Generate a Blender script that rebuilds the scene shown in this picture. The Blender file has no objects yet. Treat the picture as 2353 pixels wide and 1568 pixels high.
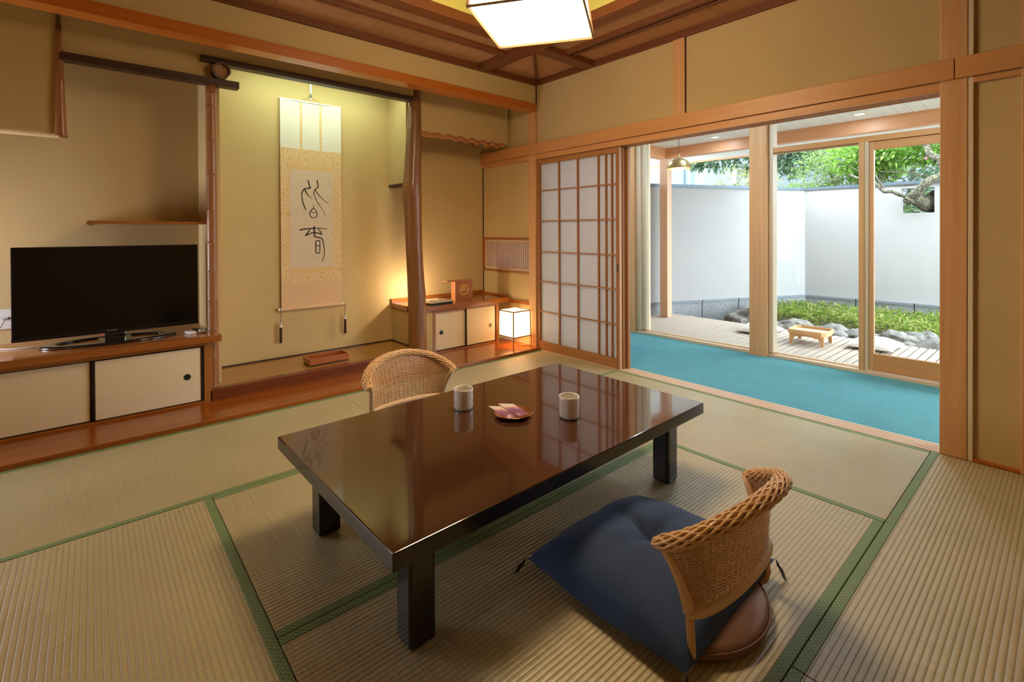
import bpy, bmesh, math, random
from math import pi, sin, cos, radians
from mathutils import Vector, Matrix, noise

random.seed(7)
S = bpy.context.scene
COL = S.collection

# ------------------------------------------------------------------ camera, sky, sun, exposure
cam_d = bpy.data.cameras.new('camera')
cam = bpy.data.objects.new('camera', cam_d)
COL.objects.link(cam)
_yaw, _pitch, _roll = 0.85776822, -0.00741848, -0.00452188
_fw = Vector((cos(_yaw) * cos(_pitch), sin(_yaw) * cos(_pitch), sin(_pitch)))
_r = Vector((sin(_yaw), -cos(_yaw), 0))
_u = _r.cross(_fw)
_r2 = _r * cos(_roll) + _u * sin(_roll)
_u2 = -_r * sin(_roll) + _u * cos(_roll)
_m = Matrix((( _r2.x, _u2.x, -_fw.x, 0), (_r2.y, _u2.y, -_fw.y, 0), (_r2.z, _u2.z, -_fw.z, 1.12), (0, 0, 0, 1)))
cam.matrix_world = _m
cam_d.sensor_width = 36
cam_d.lens = 36 * 1118.88 / 2353
cam_d.shift_y = -(784 - 541.04) / 2353
cam_d.clip_start = 0.02
cam_d.clip_end = 200
S.camera = cam

SKY = 14.0
LAMP = 37.0
w = bpy.data.worlds.new('sky')
S.world = w
w.use_nodes = True
bg = w.node_tree.nodes['Background']
bg.inputs[0].default_value = (0.80, 0.91, 1.0, 1)
bg.inputs[1].default_value = SKY

sd = bpy.data.lights.new('sun', 'SUN')
sd.energy = 3.0
sd.angle = radians(40)
sd.color = (1.0, 0.97, 0.90)
so = bpy.data.objects.new('sun', sd)
COL.objects.link(so)
so.rotation_euler = (radians(20), radians(38), 0)   # high sun over the garden, well past the eave

S.view_settings.view_transform = 'Standard'
S.view_settings.look = 'None'
S.view_settings.exposure = 0.0
S.view_settings.gamma = 1.0
S.view_settings.use_curve_mapping = False
try:
    S.cycles.use_denoising = True
    S.cycles.max_bounces = 10
    S.cycles.diffuse_bounces = 5
    S.cycles.glossy_bounces = 4
    S.cycles.transmission_bounces = 8
    S.cycles.transparent_max_bounces = 16
    S.cycles.sample_clamp_indirect = 6
except Exception:
    pass


def area(name, loc, size, energy, color, direction, shape='RECTANGLE', portal=False, spread=None):
    d = bpy.data.lights.new(name, 'AREA')
    d.shape = shape
    d.size = size[0]
    d.size_y = size[1]
    d.energy = energy
    d.color = color
    if spread:
        d.spread = spread
    if portal:
        d.cycles.is_portal = True
    o = bpy.data.objects.new(name, d)
    COL.objects.link(o)
    o.location = loc
    o.rotation_euler = Vector(direction).to_track_quat('-Z', 'Y').to_euler()
    return o


def point(name, loc, energy, color, radius=0.02):
    d = bpy.data.lights.new(name, 'POINT')
    d.energy = energy
    d.color = color
    d.shadow_soft_size = radius
    o = bpy.data.objects.new(name, d)
    COL.objects.link(o)
    o.location = loc
    return o


# sky light arrives through the glazed side of the veranda (a sampling portal, gives no light of its own)
area('veranda_sky_portal', (6.6, 1.6, 1.05), (2.3, 5.0), 0, (1, 1, 1), (-1, 0, 0), portal=True)
# lamp standing in for daylight at an unseen low window, television alcove's left end
area('alcove_daylight_lamp', (-1.22, 3.94, 0.76), (0.30, 0.40), 12.0, (0.84, 0.84, 1.0), (1, -0.05, 0.0))
# fluorescent tube behind the lintel of the picture alcove
area('picture_alcove_tube_light', (1.42, 3.90, 2.40), (1.10, 0.12), 7.2, (0.74, 1.0, 0.76), (0, 0.22, -0.95))

# ------------------------------------------------------------------ materials


def lin(c):
    c = c / 255.0
    return c / 12.92 if c <= 0.04045 else ((c + 0.055) / 1.055) ** 2.4


def rgb(r, g, b):
    return (lin(r), lin(g), lin(b), 1)


class NT:
    def __init__(self, name):
        self.m = bpy.data.materials.new(name)
        self.m.use_nodes = True
        self.t = self.m.node_tree
        self.b = self.t.nodes['Principled BSDF']

    def n(self, kind, **kw):
        x = self.t.nodes.new(kind)
        for k, v in kw.items():
            if k.startswith('i_'):
                key = k[2:]
                x.inputs[int(key) if key.isdigit() else key.replace('_', ' ')].default_value = v
            else:
                setattr(x, k, v)
        return x

    def l(self, a, b):
        self.t.links.new(a, b)

    def math(self, op, a, b=None, c=None):
        x = self.t.nodes.new('ShaderNodeMath')
        x.operation = op
        for i, v in enumerate((a, b, c)):
            if v is None:
                continue
            if isinstance(v, (int, float)):
                x.inputs[i].default_value = v
            else:
                self.l(v, x.inputs[i])
        return x.outputs[0]

    def mix(self, f, a, b):
        x = self.t.nodes.new('ShaderNodeMix')
        x.data_type = 'RGBA'
        for v, i in ((f, 0), (a, 6), (b, 7)):
            if isinstance(v, (int, float, tuple)):
                x.inputs[i].default_value = v
            else:
                self.l(v, x.inputs[i])
        return x.outputs[2]

    def coords(self, jitter=True):
        tc = self.n('ShaderNodeTexCoord')
        if not jitter:
            return tc.outputs['Object']
        oi = self.n('ShaderNodeObjectInfo')
        k = self.math('MULTIPLY', oi.outputs['Random'], 17.0)
        va = self.n('ShaderNodeVectorMath', operation='ADD')
        self.l(tc.outputs['Object'], va.inputs[0])
        cx = self.n('ShaderNodeCombineXYZ')
        for i in range(3):
            self.l(k, cx.inputs[i])
        self.l(cx.outputs[0], va.inputs[1])
        return va.outputs[0]

    def noise(self, vec, scale, detail=3, rough=0.5, stretch=None):
        if stretch:
            mp = self.n('ShaderNodeMapping')
            mp.inputs['Scale'].default_value = stretch
            self.l(vec, mp.inputs['Vector'])
            vec = mp.outputs[0]
        x = self.n('ShaderNodeTexNoise')
        x.inputs['Scale'].default_value = scale
        x.inputs['Detail'].default_value = detail
        x.inputs['Roughness'].default_value = rough
        self.l(vec, x.inputs['Vector'])
        return x.outputs['Fac']

    def ramp(self, f, stops):
        x = self.n('ShaderNodeValToRGB')
        e = x.color_ramp.elements
        while len(e) > 1:
            e.remove(e[0])
        e[0].position, e[0].color = stops[0]
        for p, c in stops[1:]:
            k = e.new(p)
            k.color = c
        self.l(f, x.inputs[0])
        return x.outputs[0]

    def bump(self, h, strength=0.3, dist=0.002):
        x = self.n('ShaderNodeBump')
        x.inputs['Strength'].default_value = strength
        x.inputs['Distance'].default_value = dist
        self.l(h, x.inputs['Height'])
        self.l(x.outputs[0], self.b.inputs['Normal'])

    def base(self, c):
        if isinstance(c, tuple):
            self.b.inputs['Base Color'].default_value = c
        else:
            self.l(c, self.b.inputs['Base Color'])

    def rough(self, v):
        if isinstance(v, (int, float)):
            self.b.inputs['Roughness'].default_value = v
        else:
            self.l(v, self.b.inputs['Roughness'])


def plain(name, c, rough=0.5, metal=0.0, coat=0.0, ior=None, sheen=0.0, vary=0.06):
    m = NT(name)
    f = m.noise(m.coords(), 35, 3)
    c2 = tuple(max(0, x * (1 - vary * 2)) for x in c[:3]) + (1,)
    m.base(m.mix(f, c2, tuple(min(1, x * (1 + vary)) for x in c[:3]) + (1,)))
    m.rough(rough)
    m.b.inputs['Metallic'].default_value = metal
    m.b.inputs['Coat Weight'].default_value = coat
    m.b.inputs['Coat Roughness'].default_value = 0.08
    m.b.inputs['Sheen Weight'].default_value = sheen
    if ior:
        m.b.inputs['IOR'].default_value = ior
    return m.m


def wood(name, dark, light, axis='z', rough=0.45, scale=1.0, coat=0.0, contrast=0.5, bump=0.15, knots=False):
    m = NT(name)
    v = m.coords()
    lo, hi = 0.9 * scale, 26 * scale
    st = {'x': (lo, hi, hi), 'y': (hi, lo, hi), 'z': (hi, hi, lo)}[axis]
    n1 = m.noise(v, 1.0, 4, 0.55, st)
    st2 = tuple(s * 5 for s in st)
    n2 = m.noise(v, 1.0, 2, 0.6, st2)
    mx = m.math('ADD', m.math('MULTIPLY', n1, 0.72), m.math('MULTIPLY', n2, 0.28))
    lo_p, hi_p = 0.5 - 0.30 * (1 - contrast) - 0.05, 0.5 + 0.30 * (1 - contrast) + 0.05
    col = m.ramp(mx, [(lo_p, dark), (0.5, tuple((a + b) / 2 for a, b in zip(dark, light))), (hi_p, light)])
    if knots:
        vo = m.n('ShaderNodeTexNoise')
        vo.inputs['Scale'].default_value = 2.3
        m.l(v, vo.inputs['Vector'])
        k = m.ramp(vo.outputs['Fac'], [(0.62, (0, 0, 0, 1)), (0.72, (1, 1, 1, 1))])
        col = m.mix(k, col, tuple(x * 0.45 for x in dark[:3]) + (1,))
    m.base(col)
    m.rough(rough)
    m.b.inputs['Coat Weight'].default_value = coat
    m.b.inputs['Coat Roughness'].default_value = 0.12
    m.bump(mx, bump, 0.0015)
    return m.m


def emit(name, c, strength, c2=None):
    m = NT(name)
    m.b.inputs['Base Color'].default_value = c
    m.b.inputs['Emission Color'].default_value = c
    m.b.inputs['Emission Strength'].default_value = strength
    return m.m


M = {}
# sand plaster
m = NT('sand_plaster')
v = m.coords(False)
f1 = m.noise(v, 420, 2, 0.6)
f2 = m.noise(v, 3.0, 3)
m.base(m.mix(m.math('MULTIPLY', m.math('ADD', f1, f2), 0.5), (0.50, 0.355, 0.155, 1), (0.62, 0.455, 0.215, 1)))
m.rough(0.92)
m.bump(f1, 0.25, 0.001)
M['plaster'] = m.m

m = NT('white_render')
v = m.coords(False)
f1 = m.noise(v, 160, 3, 0.6)
f2 = m.noise(v, 2.0, 3)
m.base(m.mix(f2, (0.36, 0.355, 0.36, 1), (0.41, 0.40, 0.395, 1)))
m.rough(0.9)
m.bump(f1, 0.2, 0.001)
M['render'] = m.m

m = NT('speckled_granite')
v = m.coords(False)
f1 = m.noise(v, 55, 2, 0.5)
f2 = m.noise(v, 7, 3)
c = m.mix(f2, (0.22, 0.235, 0.25, 1), (0.32, 0.335, 0.35, 1))
m.base(m.mix(m.ramp(f1, [(0.64, (0, 0, 0, 1)), (0.68, (1, 1, 1, 1))]), c, (0.03, 0.035, 0.045, 1)))
m.rough(0.6)
M['granite'] = m.m
M['granite_cap'] = plain('granite_cap', (0.21, 0.24, 0.27, 1), 0.6, vary=0.2)
M['wall_cap'] = plain('blue_grey_metal_cap', (0.11, 0.155, 0.19, 1), 0.45, metal=0.3)

M['wood_new_z'] = wood('new_cedar_upright', (0.55, 0.26, 0.10, 1), (0.72, 0.42, 0.19, 1), 'z', 0.42, contrast=0.25, bump=0.03)
M['wood_new_y'] = wood('new_cedar_rail', (0.50, 0.215, 0.065, 1), (0.66, 0.325, 0.115, 1), 'y', 0.42, contrast=0.25, bump=0.03)
M['wood_new_x'] = wood('new_cedar_cross', (0.42, 0.19, 0.075, 1), (0.60, 0.32, 0.135, 1), 'x', 0.45, contrast=0.3)
M['wood_pale_z'] = wood('pale_cypress_upright', (0.62, 0.47, 0.30, 1), (0.80, 0.67, 0.48, 1), 'z', 0.45, contrast=0.05, bump=0.03)
M['wood_pale_y'] = wood('pale_cypress_rail', (0.60, 0.42, 0.26, 1), (0.78, 0.60, 0.41, 1), 'y', 0.45, contrast=0.2, bump=0.03)
M['wood_beam'] = wood('orange_brown_beam', (0.40, 0.10, 0.008, 1), (0.52, 0.15, 0.016, 1), 'x', 0.36, contrast=0.15, coat=0.25)
M['wood_out_beam'] = wood('orange_veranda_beam', (0.62, 0.27, 0.12, 1), (0.74, 0.38, 0.19, 1), 'y', 0.45, contrast=0.15)
M['wood_board'] = wood('varnished_alcove_board', (0.21, 0.045, 0.004, 1), (0.36, 0.100, 0.012, 1), 'x', 0.20, contrast=0.2, coat=0.25, bump=0.05)
M['wood_tokofloor'] = wood('amber_alcove_floor', (0.28, 0.12, 0.022, 1), (0.38, 0.175, 0.040, 1), 'x', 0.22, contrast=0.1, coat=0.4, bump=0.05)
M['wood_rail_dark'] = wood('figured_red_rail', (0.045, 0.006, 0.002, 1), (0.26, 0.060, 0.018, 1), 'x', 0.25, contrast=0.35, coat=0.5, bump=0.05)
M['wood_slab'] = wood('varnished_slab', (0.26, 0.070, 0.010, 1), (0.40, 0.135, 0.028, 1), 'x', 0.18, contrast=0.2, coat=0.5, bump=0.05)
M['wood_stile'] = wood('varnished_stile', (0.26, 0.080, 0.015, 1), (0.40, 0.15, 0.035, 1), 'z', 0.3, contrast=0.2, coat=0.3)
M['wood_shoji_z'] = wood('shoji_lattice_upright', (0.26, 0.095, 0.022, 1), (0.38, 0.155, 0.040, 1), 'z', 0.5, contrast=0.2)
M['wood_shoji_y'] = wood('shoji_lattice_rail', (0.30, 0.115, 0.026, 1), (0.44, 0.19, 0.050, 1), 'y', 0.5, contrast=0.2)
M['wood_door_edge'] = wood('door_edge', (0.42, 0.21, 0.10, 1), (0.56, 0.32, 0.17, 1), 'z', 0.5, contrast=0.2)
M['wood_ceil_y'] = wood('ceiling_board_left', (0.36, 0.165, 0.065, 1), (0.50, 0.255, 0.110, 1), 'y', 0.6, contrast=0.35, scale=1.5)
M['wood_ceil_x'] = wood('ceiling_board_right', (0.36, 0.160, 0.060, 1), (0.50, 0.250, 0.105, 1), 'x', 0.6, contrast=0.35, scale=1.5)
M['wood_ceil_frame_x'] = wood('ceiling_frame_x', (0.115, 0.030, 0.008, 1), (0.19, 0.055, 0.014, 1), 'x', 0.45, contrast=0.2)
M['wood_ceil_frame_y'] = wood('ceiling_frame_y', (0.115, 0.030, 0.008, 1), (0.19, 0.055, 0.014, 1), 'y', 0.45, contrast=0.2)
M['wood_deck'] = wood('bleached_deck_board', (0.40, 0.33, 0.265, 1), (0.52, 0.45, 0.38, 1), 'x', 0.6, contrast=0.2)
M['wood_white'] = wood('whitened_ceiling_board', (0.74, 0.73, 0.69, 1), (0.86, 0.86, 0.83, 1), 'x', 0.6, contrast=0.15)
M['wood_darklintel'] = wood('dark_stained_lintel', (0.030, 0.013, 0.008, 1), (0.060, 0.028, 0.018, 1), 'x', 0.45, contrast=0.2)
M['wood_trunk'] = wood('peeled_red_trunk', (0.12, 0.040, 0.010, 1), (0.31, 0.135, 0.045, 1), 'z', 0.38, scale=0.8, contrast=0.45, coat=0.15, bump=0.9)
M['wood_vine'] = wood('twisted_vine_wood', (0.30, 0.095, 0.022, 1), (0.50, 0.20, 0.060, 1), 'x', 0.3, contrast=0.2, coat=0.4)
M['bamboo'] = wood('smoked_bamboo', (0.22, 0.082, 0.024, 1), (0.38, 0.165, 0.060, 1), 'z', 0.36, scale=0.9, contrast=0.2, coat=0.15, bump=0.04)
M['bamboo_dark'] = wood('dark_bamboo_tip', (0.05, 0.016, 0.006, 1), (0.15, 0.05, 0.016, 1), 'z', 0.3, contrast=0.2)
M['bamboo_node'] = plain('pale_bamboo_node', (0.46, 0.22, 0.09, 1), 0.4, vary=0.2)
M['pull_brown'] = plain('brown_metal_pull', (0.20, 0.15, 0.10, 1), 0.4, metal=0.4)
M['log_end'] = plain('log_end_grain', (0.42, 0.20, 0.09, 1), 0.55, vary=0.25)
M['log_bark'] = plain('log_bark', (0.15, 0.075, 0.035, 1), 0.6, vary=0.3)
M['wood_tray'] = wood('red_wood_tray', (0.30, 0.078, 0.020, 1), (0.46, 0.15, 0.045, 1), 'x', 0.28, contrast=0.2, coat=0.4)
M['wood_tray_pale'] = wood('garden_tray_table_wood', (0.62, 0.36, 0.16, 1), (0.74, 0.46, 0.23, 1), 'y', 0.45, contrast=0.2)
M['copper_wood'] = wood('copper_toned_stand', (0.38, 0.13, 0.045, 1), (0.50, 0.20, 0.075, 1), 'z', 0.35, contrast=0.2, coat=0.4)
M['fusuma'] = plain('cream_sliding_paper', (0.80, 0.66, 0.45, 1), 0.75, vary=0.03)
M['black_trim'] = plain('black_lacquer_trim', (0.012, 0.006, 0.005, 1), 0.3)
M['pull'] = plain('dark_metal_pull', (0.02, 0.03, 0.028, 1), 0.4, metal=0.5)
M['yellow_plaster'] = plain('pale_yellow_plaster', (0.58, 0.54, 0.15, 1), 0.9, vary=0.05)
M['tv_black'] = plain('black_plastic', (0.006, 0.006, 0.007, 1), 0.25)
M['tv_screen'] = plain('dark_glass_screen', (0.0025, 0.0022, 0.003, 1), 0.14, vary=0)
M['tv_stand'] = plain('gloss_black_stand', (0.008, 0.008, 0.009, 1), 0.05, coat=1.0)
M['white_plastic'] = plain('white_plastic', (0.72, 0.70, 0.66, 1), 0.4)
M['silver'] = plain('silver_metal', (0.62, 0.62, 0.62, 1), 0.3, metal=1)
M['porcelain'] = plain('white_porcelain', (0.80, 0.765, 0.72, 1), 0.18, coat=0.5, vary=0.01)
M['copper'] = plain('hammered_copper', (0.78, 0.36, 0.19, 1), 0.24, metal=1)
M['brass'] = plain('brushed_brass', (0.60, 0.42, 0.20, 1), 0.38, metal=0.85)
M['rattan'] = wood('honey_rattan', (0.56, 0.315, 0.135, 1), (0.78, 0.50, 0.25, 1), 'x', 0.38, scale=1.5, contrast=0.1, coat=0.3, bump=0.02)
M['rattan_pale'] = wood('pale_wrapped_cane', (0.64, 0.41, 0.22, 1), (0.80, 0.57, 0.35, 1), 'z', 0.42, scale=1.5, contrast=0.1, bump=0.02)
M['leather'] = plain('brown_leatherette', (0.17, 0.080, 0.050, 1), 0.42, vary=0.08)
M['scroll_white'] = plain('scroll_ivory_silk', (0.74, 0.69, 0.60, 1), 0.85, vary=0.03)
M['scroll_paper'] = plain('aged_rice_paper', (0.66, 0.53, 0.385, 1), 0.9, vary=0.06)
M['scroll_gold'] = plain('gold_band', (0.72, 0.47, 0.19, 1), 0.7, vary=0.05)
M['scroll_peach'] = plain('peach_silk', (0.70, 0.45, 0.25, 1), 0.8, vary=0.04)
M['ink'] = plain('black_ink', (0.018, 0.012, 0.012, 1), 0.7)
M['seal_red'] = plain('faded_red_seal', (0.50, 0.17, 0.11, 1), 0.8)
M['ivory'] = plain('ivory', (0.78, 0.72, 0.55, 1), 0.35)
M['tassel'] = plain('dark_brown_silk', (0.055, 0.018, 0.008, 1), 0.7)
M['string'] = plain('pale_string', (0.35, 0.28, 0.18, 1), 0.8)
M['black_thread'] = plain('navy_thread', (0.012, 0.014, 0.030, 1), 0.8)
M['printed_card'] = None
M['grey_cable'] = plain('pale_cable', (0.55, 0.52, 0.50, 1), 0.5)

m = NT('scroll_brocade')
v = m.coords(False)
vo = m.n('ShaderNodeTexVoronoi', feature='DISTANCE_TO_EDGE')
vo.inputs['Scale'].default_value = 46
m.l(v, vo.inputs['Vector'])
e = m.ramp(vo.outputs['Distance'], [(0.03, (1, 1, 1, 1)), (0.09, (0, 0, 0, 1))])
m.base(m.mix(e, (0.74, 0.53, 0.30, 1), (0.60, 0.38, 0.13, 1)))
m.rough(0.75)
M['brocade'] = m.m


def tatami(name, axis, light=1.0):
    m = NT(name)
    v = m.coords(False)
    sep = m.n('ShaderNodeSeparateXYZ')
    m.l(v, sep.inputs[0])
    wob = m.noise(v, 3.0, 1)
    across = sep.outputs['Y' if axis == 'x' else 'X']
    along = sep.outputs['X' if axis == 'x' else 'Y']
    c = m.math('MULTIPLY', across, pi / 0.0162)
    rib = m.math('ABSOLUTE', m.math('SINE', c))
    rib = m.math('POWER', rib, 0.45)
    st = (30, 900, 1) if axis == 'y' else (900, 30, 1)
    fine = m.noise(v, 1.0, 2, 0.7, st)
    st2 = (6, 240, 1) if axis == 'y' else (240, 6, 1)
    mid = m.noise(v, 1.0, 2, 0.6, st2)
    big = m.noise(v, 1.6, 3)
    k = m.math('ADD', m.math('MULTIPLY', fine, 0.35), m.math('ADD', m.math('MULTIPLY', mid, 0.35), m.math('MULTIPLY', big, 0.3)))
    col = m.ramp(k, [(0.32, (0.30 * light, 0.255 * light, 0.140 * light, 1)), (0.5, (0.48 * light, 0.41 * light, 0.240 * light, 1)),
                     (0.68, (0.61 * light, 0.53 * light, 0.345 * light, 1))])
    m.base(m.mix(rib, (0.25, 0.195, 0.095, 1), col))
    m.rough(0.34)
    m.b.inputs['Specular IOR Level'].default_value = 0.8
    m.bump(m.math('ADD', rib, m.math('MULTIPLY', fine, 0.25)), 0.8, 0.0016)
    return m.m


M['tatami_x'] = tatami('rush_mat_ribs_x', 'x')
M['tatami_y'] = tatami('rush_mat_ribs_y', 'y')

m = NT('green_lattice_border')
v = m.coords(False)
sep = m.n('ShaderNodeSeparateXYZ')
m.l(v, sep.inputs[0])
p = 0.0162
ds = []
for op in ('ADD', 'SUBTRACT'):
    a = m.math(op, sep.outputs['X'], sep.outputs['Y'])
    a = m.math('MULTIPLY', m.math('ADD', a, 20.0), 1 / p)
    ds.append(m.math('ABSOLUTE', m.math('SUBTRACT', m.math('FRACT', a), 0.5)))
d = m.math('MAXIMUM', ds[0], ds[1])
ring = m.math('MULTIPLY', m.math('LESS_THAN', d, 0.34), m.math('GREATER_THAN', d, 0.17))
m.base(m.mix(ring, (0.24, 0.32, 0.135, 1), (0.030, 0.105, 0.050, 1)))
m.rough(0.55)
m.bump(d, 0.3, 0.0006)
M['border'] = m.m

m = NT('teal_carpet')
v = m.coords(False)
f = m.noise(v, 260, 3, 0.7)
f2 = m.noise(v, 5, 3)
m.base(m.mix(m.math('MULTIPLY', m.math('ADD', f, f2), 0.5), (0.010, 0.19, 0.24, 1), (0.040, 0.37, 0.44, 1)))
m.rough(0.9)
m.b.inputs['Sheen Weight'].default_value = 0.2
m.bump(f, 0.8, 0.003)
M['carpet'] = m.m

m = NT('dark_lacquer')
m.base((0.062, 0.0225, 0.0125, 1))
m.rough(0.075)
m.b.inputs['IOR'].default_value = 1.62
m.b.inputs['Coat Weight'].default_value = 0.5
m.b.inputs['Coat Roughness'].default_value = 0.03
f = m.noise(m.coords(False), 5.5, 2)
m.bump(f, 0.10, 0.004)
M['lacquer'] = m.m
M['lacquer_leg'] = plain('dark_lacquer_leg', (0.010, 0.005, 0.005, 1), 0.22, coat=0.3)

m = NT('navy_linen')
v = m.coords(False)
f = m.noise(v, 600, 2, 0.7)
f2 = m.noise(v, 1.0, 2, 0.6, (40, 400, 40))
m.base(m.mix(m.math('MULTIPLY', m.math('ADD', f, f2), 0.5), (0.008, 0.022, 0.070, 1), (0.028, 0.068, 0.190, 1)))
m.rough(0.8)
m.b.inputs['Sheen Weight'].default_value = 0.25
m.b.inputs['Sheen Tint'].default_value = (0.35, 0.5, 0.9, 1)
m.bump(f, 0.4, 0.001)
M['navy'] = m.m

m = NT('pale_linen')
f = m.noise(m.coords(False), 1.0, 2, 0.6, (10, 120, 10))
m.base(m.mix(f, (0.62, 0.60, 0.56, 1), (0.80, 0.78, 0.74, 1)))
m.rough(0.85)
M['linen'] = m.m


def paper(name, c, trans=0.55):
    m = NT(name)
    nodes, t = m.t.nodes, m.t
    nodes.remove(m.b)
    out = [x for x in nodes if x.type == 'OUTPUT_MATERIAL'][0]
    f = m.noise(m.coords(), 90, 3)
    col = m.mix(f, tuple(x * 0.96 for x in c[:3]) + (1,), c)
    d = m.n('ShaderNodeBsdfDiffuse')
    tr = m.n('ShaderNodeBsdfTranslucent')
    m.l(col, d.inputs[0])
    m.l(col, tr.inputs[0])
    mx = m.n('ShaderNodeMixShader')
    mx.inputs[0].default_value = trans
    m.l(d.outputs[0], mx.inputs[1])
    m.l(tr.outputs[0], mx.inputs[2])
    m.l(mx.outputs[0], out.inputs[0])
    return m.m


M['shoji_paper'] = paper('shoji_paper', (0.93, 0.94, 0.97, 1), 0.62)


def glass(name):
    m = NT(name)
    t = m.t
    t.nodes.remove(m.b)
    out = [x for x in t.nodes if x.type == 'OUTPUT_MATERIAL'][0]
    g = m.n('ShaderNodeBsdfGlossy')
    g.inputs['Roughness'].default_value = 0.0
    tp = m.n('ShaderNodeBsdfTransparent')
    tp.inputs[0].default_value = (0.97, 0.985, 0.98, 1)
    fr = m.n('ShaderNodeFresnel')
    fr.inputs[0].default_value = 1.12
    mx = m.n('ShaderNodeMixShader')
    m.l(fr.outputs[0], mx.inputs[0])
    m.l(tp.outputs[0], mx.inputs[1])
    m.l(g.outputs[0], mx.inputs[2])
    m.l(mx.outputs[0], out.inputs[0])
    return m.m


M['glass'] = glass('clear_window_glass')


def leafmat(name, c1, c2, c3):
    m = NT(name)
    g = m.n('ShaderNodeNewGeometry')
    col = m.ramp(g.outputs['Random Per Island'], [(0.0, c1), (0.5, c2), (1.0, c3)])
    t = m.t
    t.nodes.remove(m.b)
    out = [x for x in t.nodes if x.type == 'OUTPUT_MATERIAL'][0]
    d = m.n('ShaderNodeBsdfDiffuse')
    tr = m.n('ShaderNodeBsdfTranslucent')
    m.l(col, d.inputs[0])
    m.l(col, tr.inputs[0])
    mx = m.n('ShaderNodeMixShader')
    mx.inputs[0].default_value = 0.4
    m.l(d.outputs[0], mx.inputs[1])
    m.l(tr.outputs[0], mx.inputs[2])
    m.l(mx.outputs[0], out.inputs[0])
    return m.m


M['leaf_bright'] = leafmat('bright_spring_leaf', (0.088, 0.198, 0.028, 1), (0.165, 0.308, 0.044, 1), (0.275, 0.396, 0.121, 1))
M['leaf_mid'] = leafmat('azalea_leaf', (0.072, 0.132, 0.033, 1), (0.154, 0.231, 0.066, 1), (0.253, 0.303, 0.138, 1))
M['leaf_dark'] = leafmat('dark_evergreen_leaf', (0.042, 0.090, 0.047, 1), (0.099, 0.165, 0.086, 1), (0.231, 0.289, 0.198, 1))
M['leaf_tip'] = leafmat('yellow_tipped_leaf', (0.110, 0.154, 0.055, 1), (0.248, 0.264, 0.099, 1), (0.363, 0.286, 0.165, 1))
M['leaf_sasa'] = leafmat('dwarf_bamboo_leaf', (0.108, 0.206, 0.026, 1), (0.247, 0.344, 0.066, 1), (0.479, 0.454, 0.185, 1))
M['bark'] = plain('lichened_bark', (0.20, 0.17, 0.11, 1), 0.9, vary=0.5)
m = NT('lichened_bark_rough')
v = m.coords(False)
f = m.noise(v, 45, 4, 0.7)
f2 = m.noise(v, 14, 3)
c = m.mix(m.ramp(f, [(0.42, (0, 0, 0, 1)), (0.6, (1, 1, 1, 1))]), (0.045, 0.032, 0.022, 1), (0.185, 0.185, 0.115, 1))
m.base(c)
m.rough(0.95)
m.bump(f, 1.0, 0.02)
M['bark'] = m.m
m = NT('garden_rock')
v = m.coords()
f = m.noise(v, 9, 5, 0.65)
f2 = m.noise(v, 60, 3, 0.6)
m.base(m.ramp(m.math('ADD', m.math('MULTIPLY', f, 0.7), m.math('MULTIPLY', f2, 0.3)),
              [(0.33, (0.07, 0.066, 0.058, 1)), (0.5, (0.19, 0.185, 0.17, 1)), (0.68, (0.36, 0.345, 0.31, 1))]))
m.rough(0.9)
m.bump(f, 0.8, 0.02)
M['rock'] = m.m
M['soil'] = plain('garden_soil', (0.12, 0.09, 0.05, 1), 0.95, vary=0.4)
m = NT('weathered_blockwork')
v = m.coords(False)
f = m.noise(v, 1.0, 4, 0.6, (0.6, 0.6, 16))
m.base(m.mix(f, (0.085, 0.10, 0.12, 1), (0.20, 0.225, 0.25, 1)))
m.rough(0.9)
m.bump(f, 0.6, 0.02)
M['blockwork'] = m.m
M['far_pipe'] = plain('grey_drainpipe', (0.09, 0.13, 0.16, 1), 0.5)
M['far_glass'] = plain('pale_far_window', (0.16, 0.20, 0.22, 1), 0.15)
M['lamp_shade'] = emit('lit_ceiling_shade', (1.0, 0.74, 0.43, 1), LAMP)
M['lamp_shade_side'] = emit('lit_ceiling_shade_side', (1.0, 0.76, 0.46, 1), LAMP * 0.5)
M['andon_paper'] = emit('lit_paper_lantern', (1.0, 0.72, 0.38, 1), 3.4)
M['bulb'] = emit('glowing_bulb', (1.0, 0.86, 0.6, 1), 30.0)
M['downlight'] = emit('lit_downlight', (1.0, 0.97, 0.92, 1), 4.0)
M['red_led'] = emit('red_led', (1.0, 0.02, 0.03, 1), 6.0)
M['spot_glow'] = emit('glowing_glass', (0.95, 0.97, 1.0, 1), 12.0)
m = NT('printed_magazine_cover')
f = m.noise(m.coords(), 22, 3)
m.base(m.ramp(f, [(0.3, (0.07, 0.035, 0.015, 1)), (0.5, (0.20, 0.12, 0.06, 1)), (0.65, (0.42, 0.31, 0.20, 1))]))
m.rough(0.65)
M['printed_card'] = m.m
m = NT('purple_sachet_foil')
tc = m.n('ShaderNodeTexCoord')
sp = m.n('ShaderNodeSeparateXYZ')
m.l(tc.outputs['UV'], sp.inputs[0])
f = m.noise(tc.outputs['UV'], 3.5, 2)
k = m.math('ADD', sp.outputs['Y'], m.math('MULTIPLY', m.math('SUBTRACT', f, 0.5), 0.6))
m.base(m.ramp(k, [(0.30, (0.22, 0.075, 0.17, 1)), (0.52, (0.36, 0.17, 0.36, 1)), (0.60, (0.72, 0.38, 0.36, 1)), (0.72, (0.72, 0.64, 0.62, 1))]))
m.rough(0.4)
m.b.inputs['Metallic'].default_value = 0.1
M['sachet'] = m.m

# ------------------------------------------------------------------ geometry helpers
ORG = {}


def org_of(o):
    return ORG.get(o.name, Vector((0, 0, 0))) if o is not None else Vector((0, 0, 0))


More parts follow.
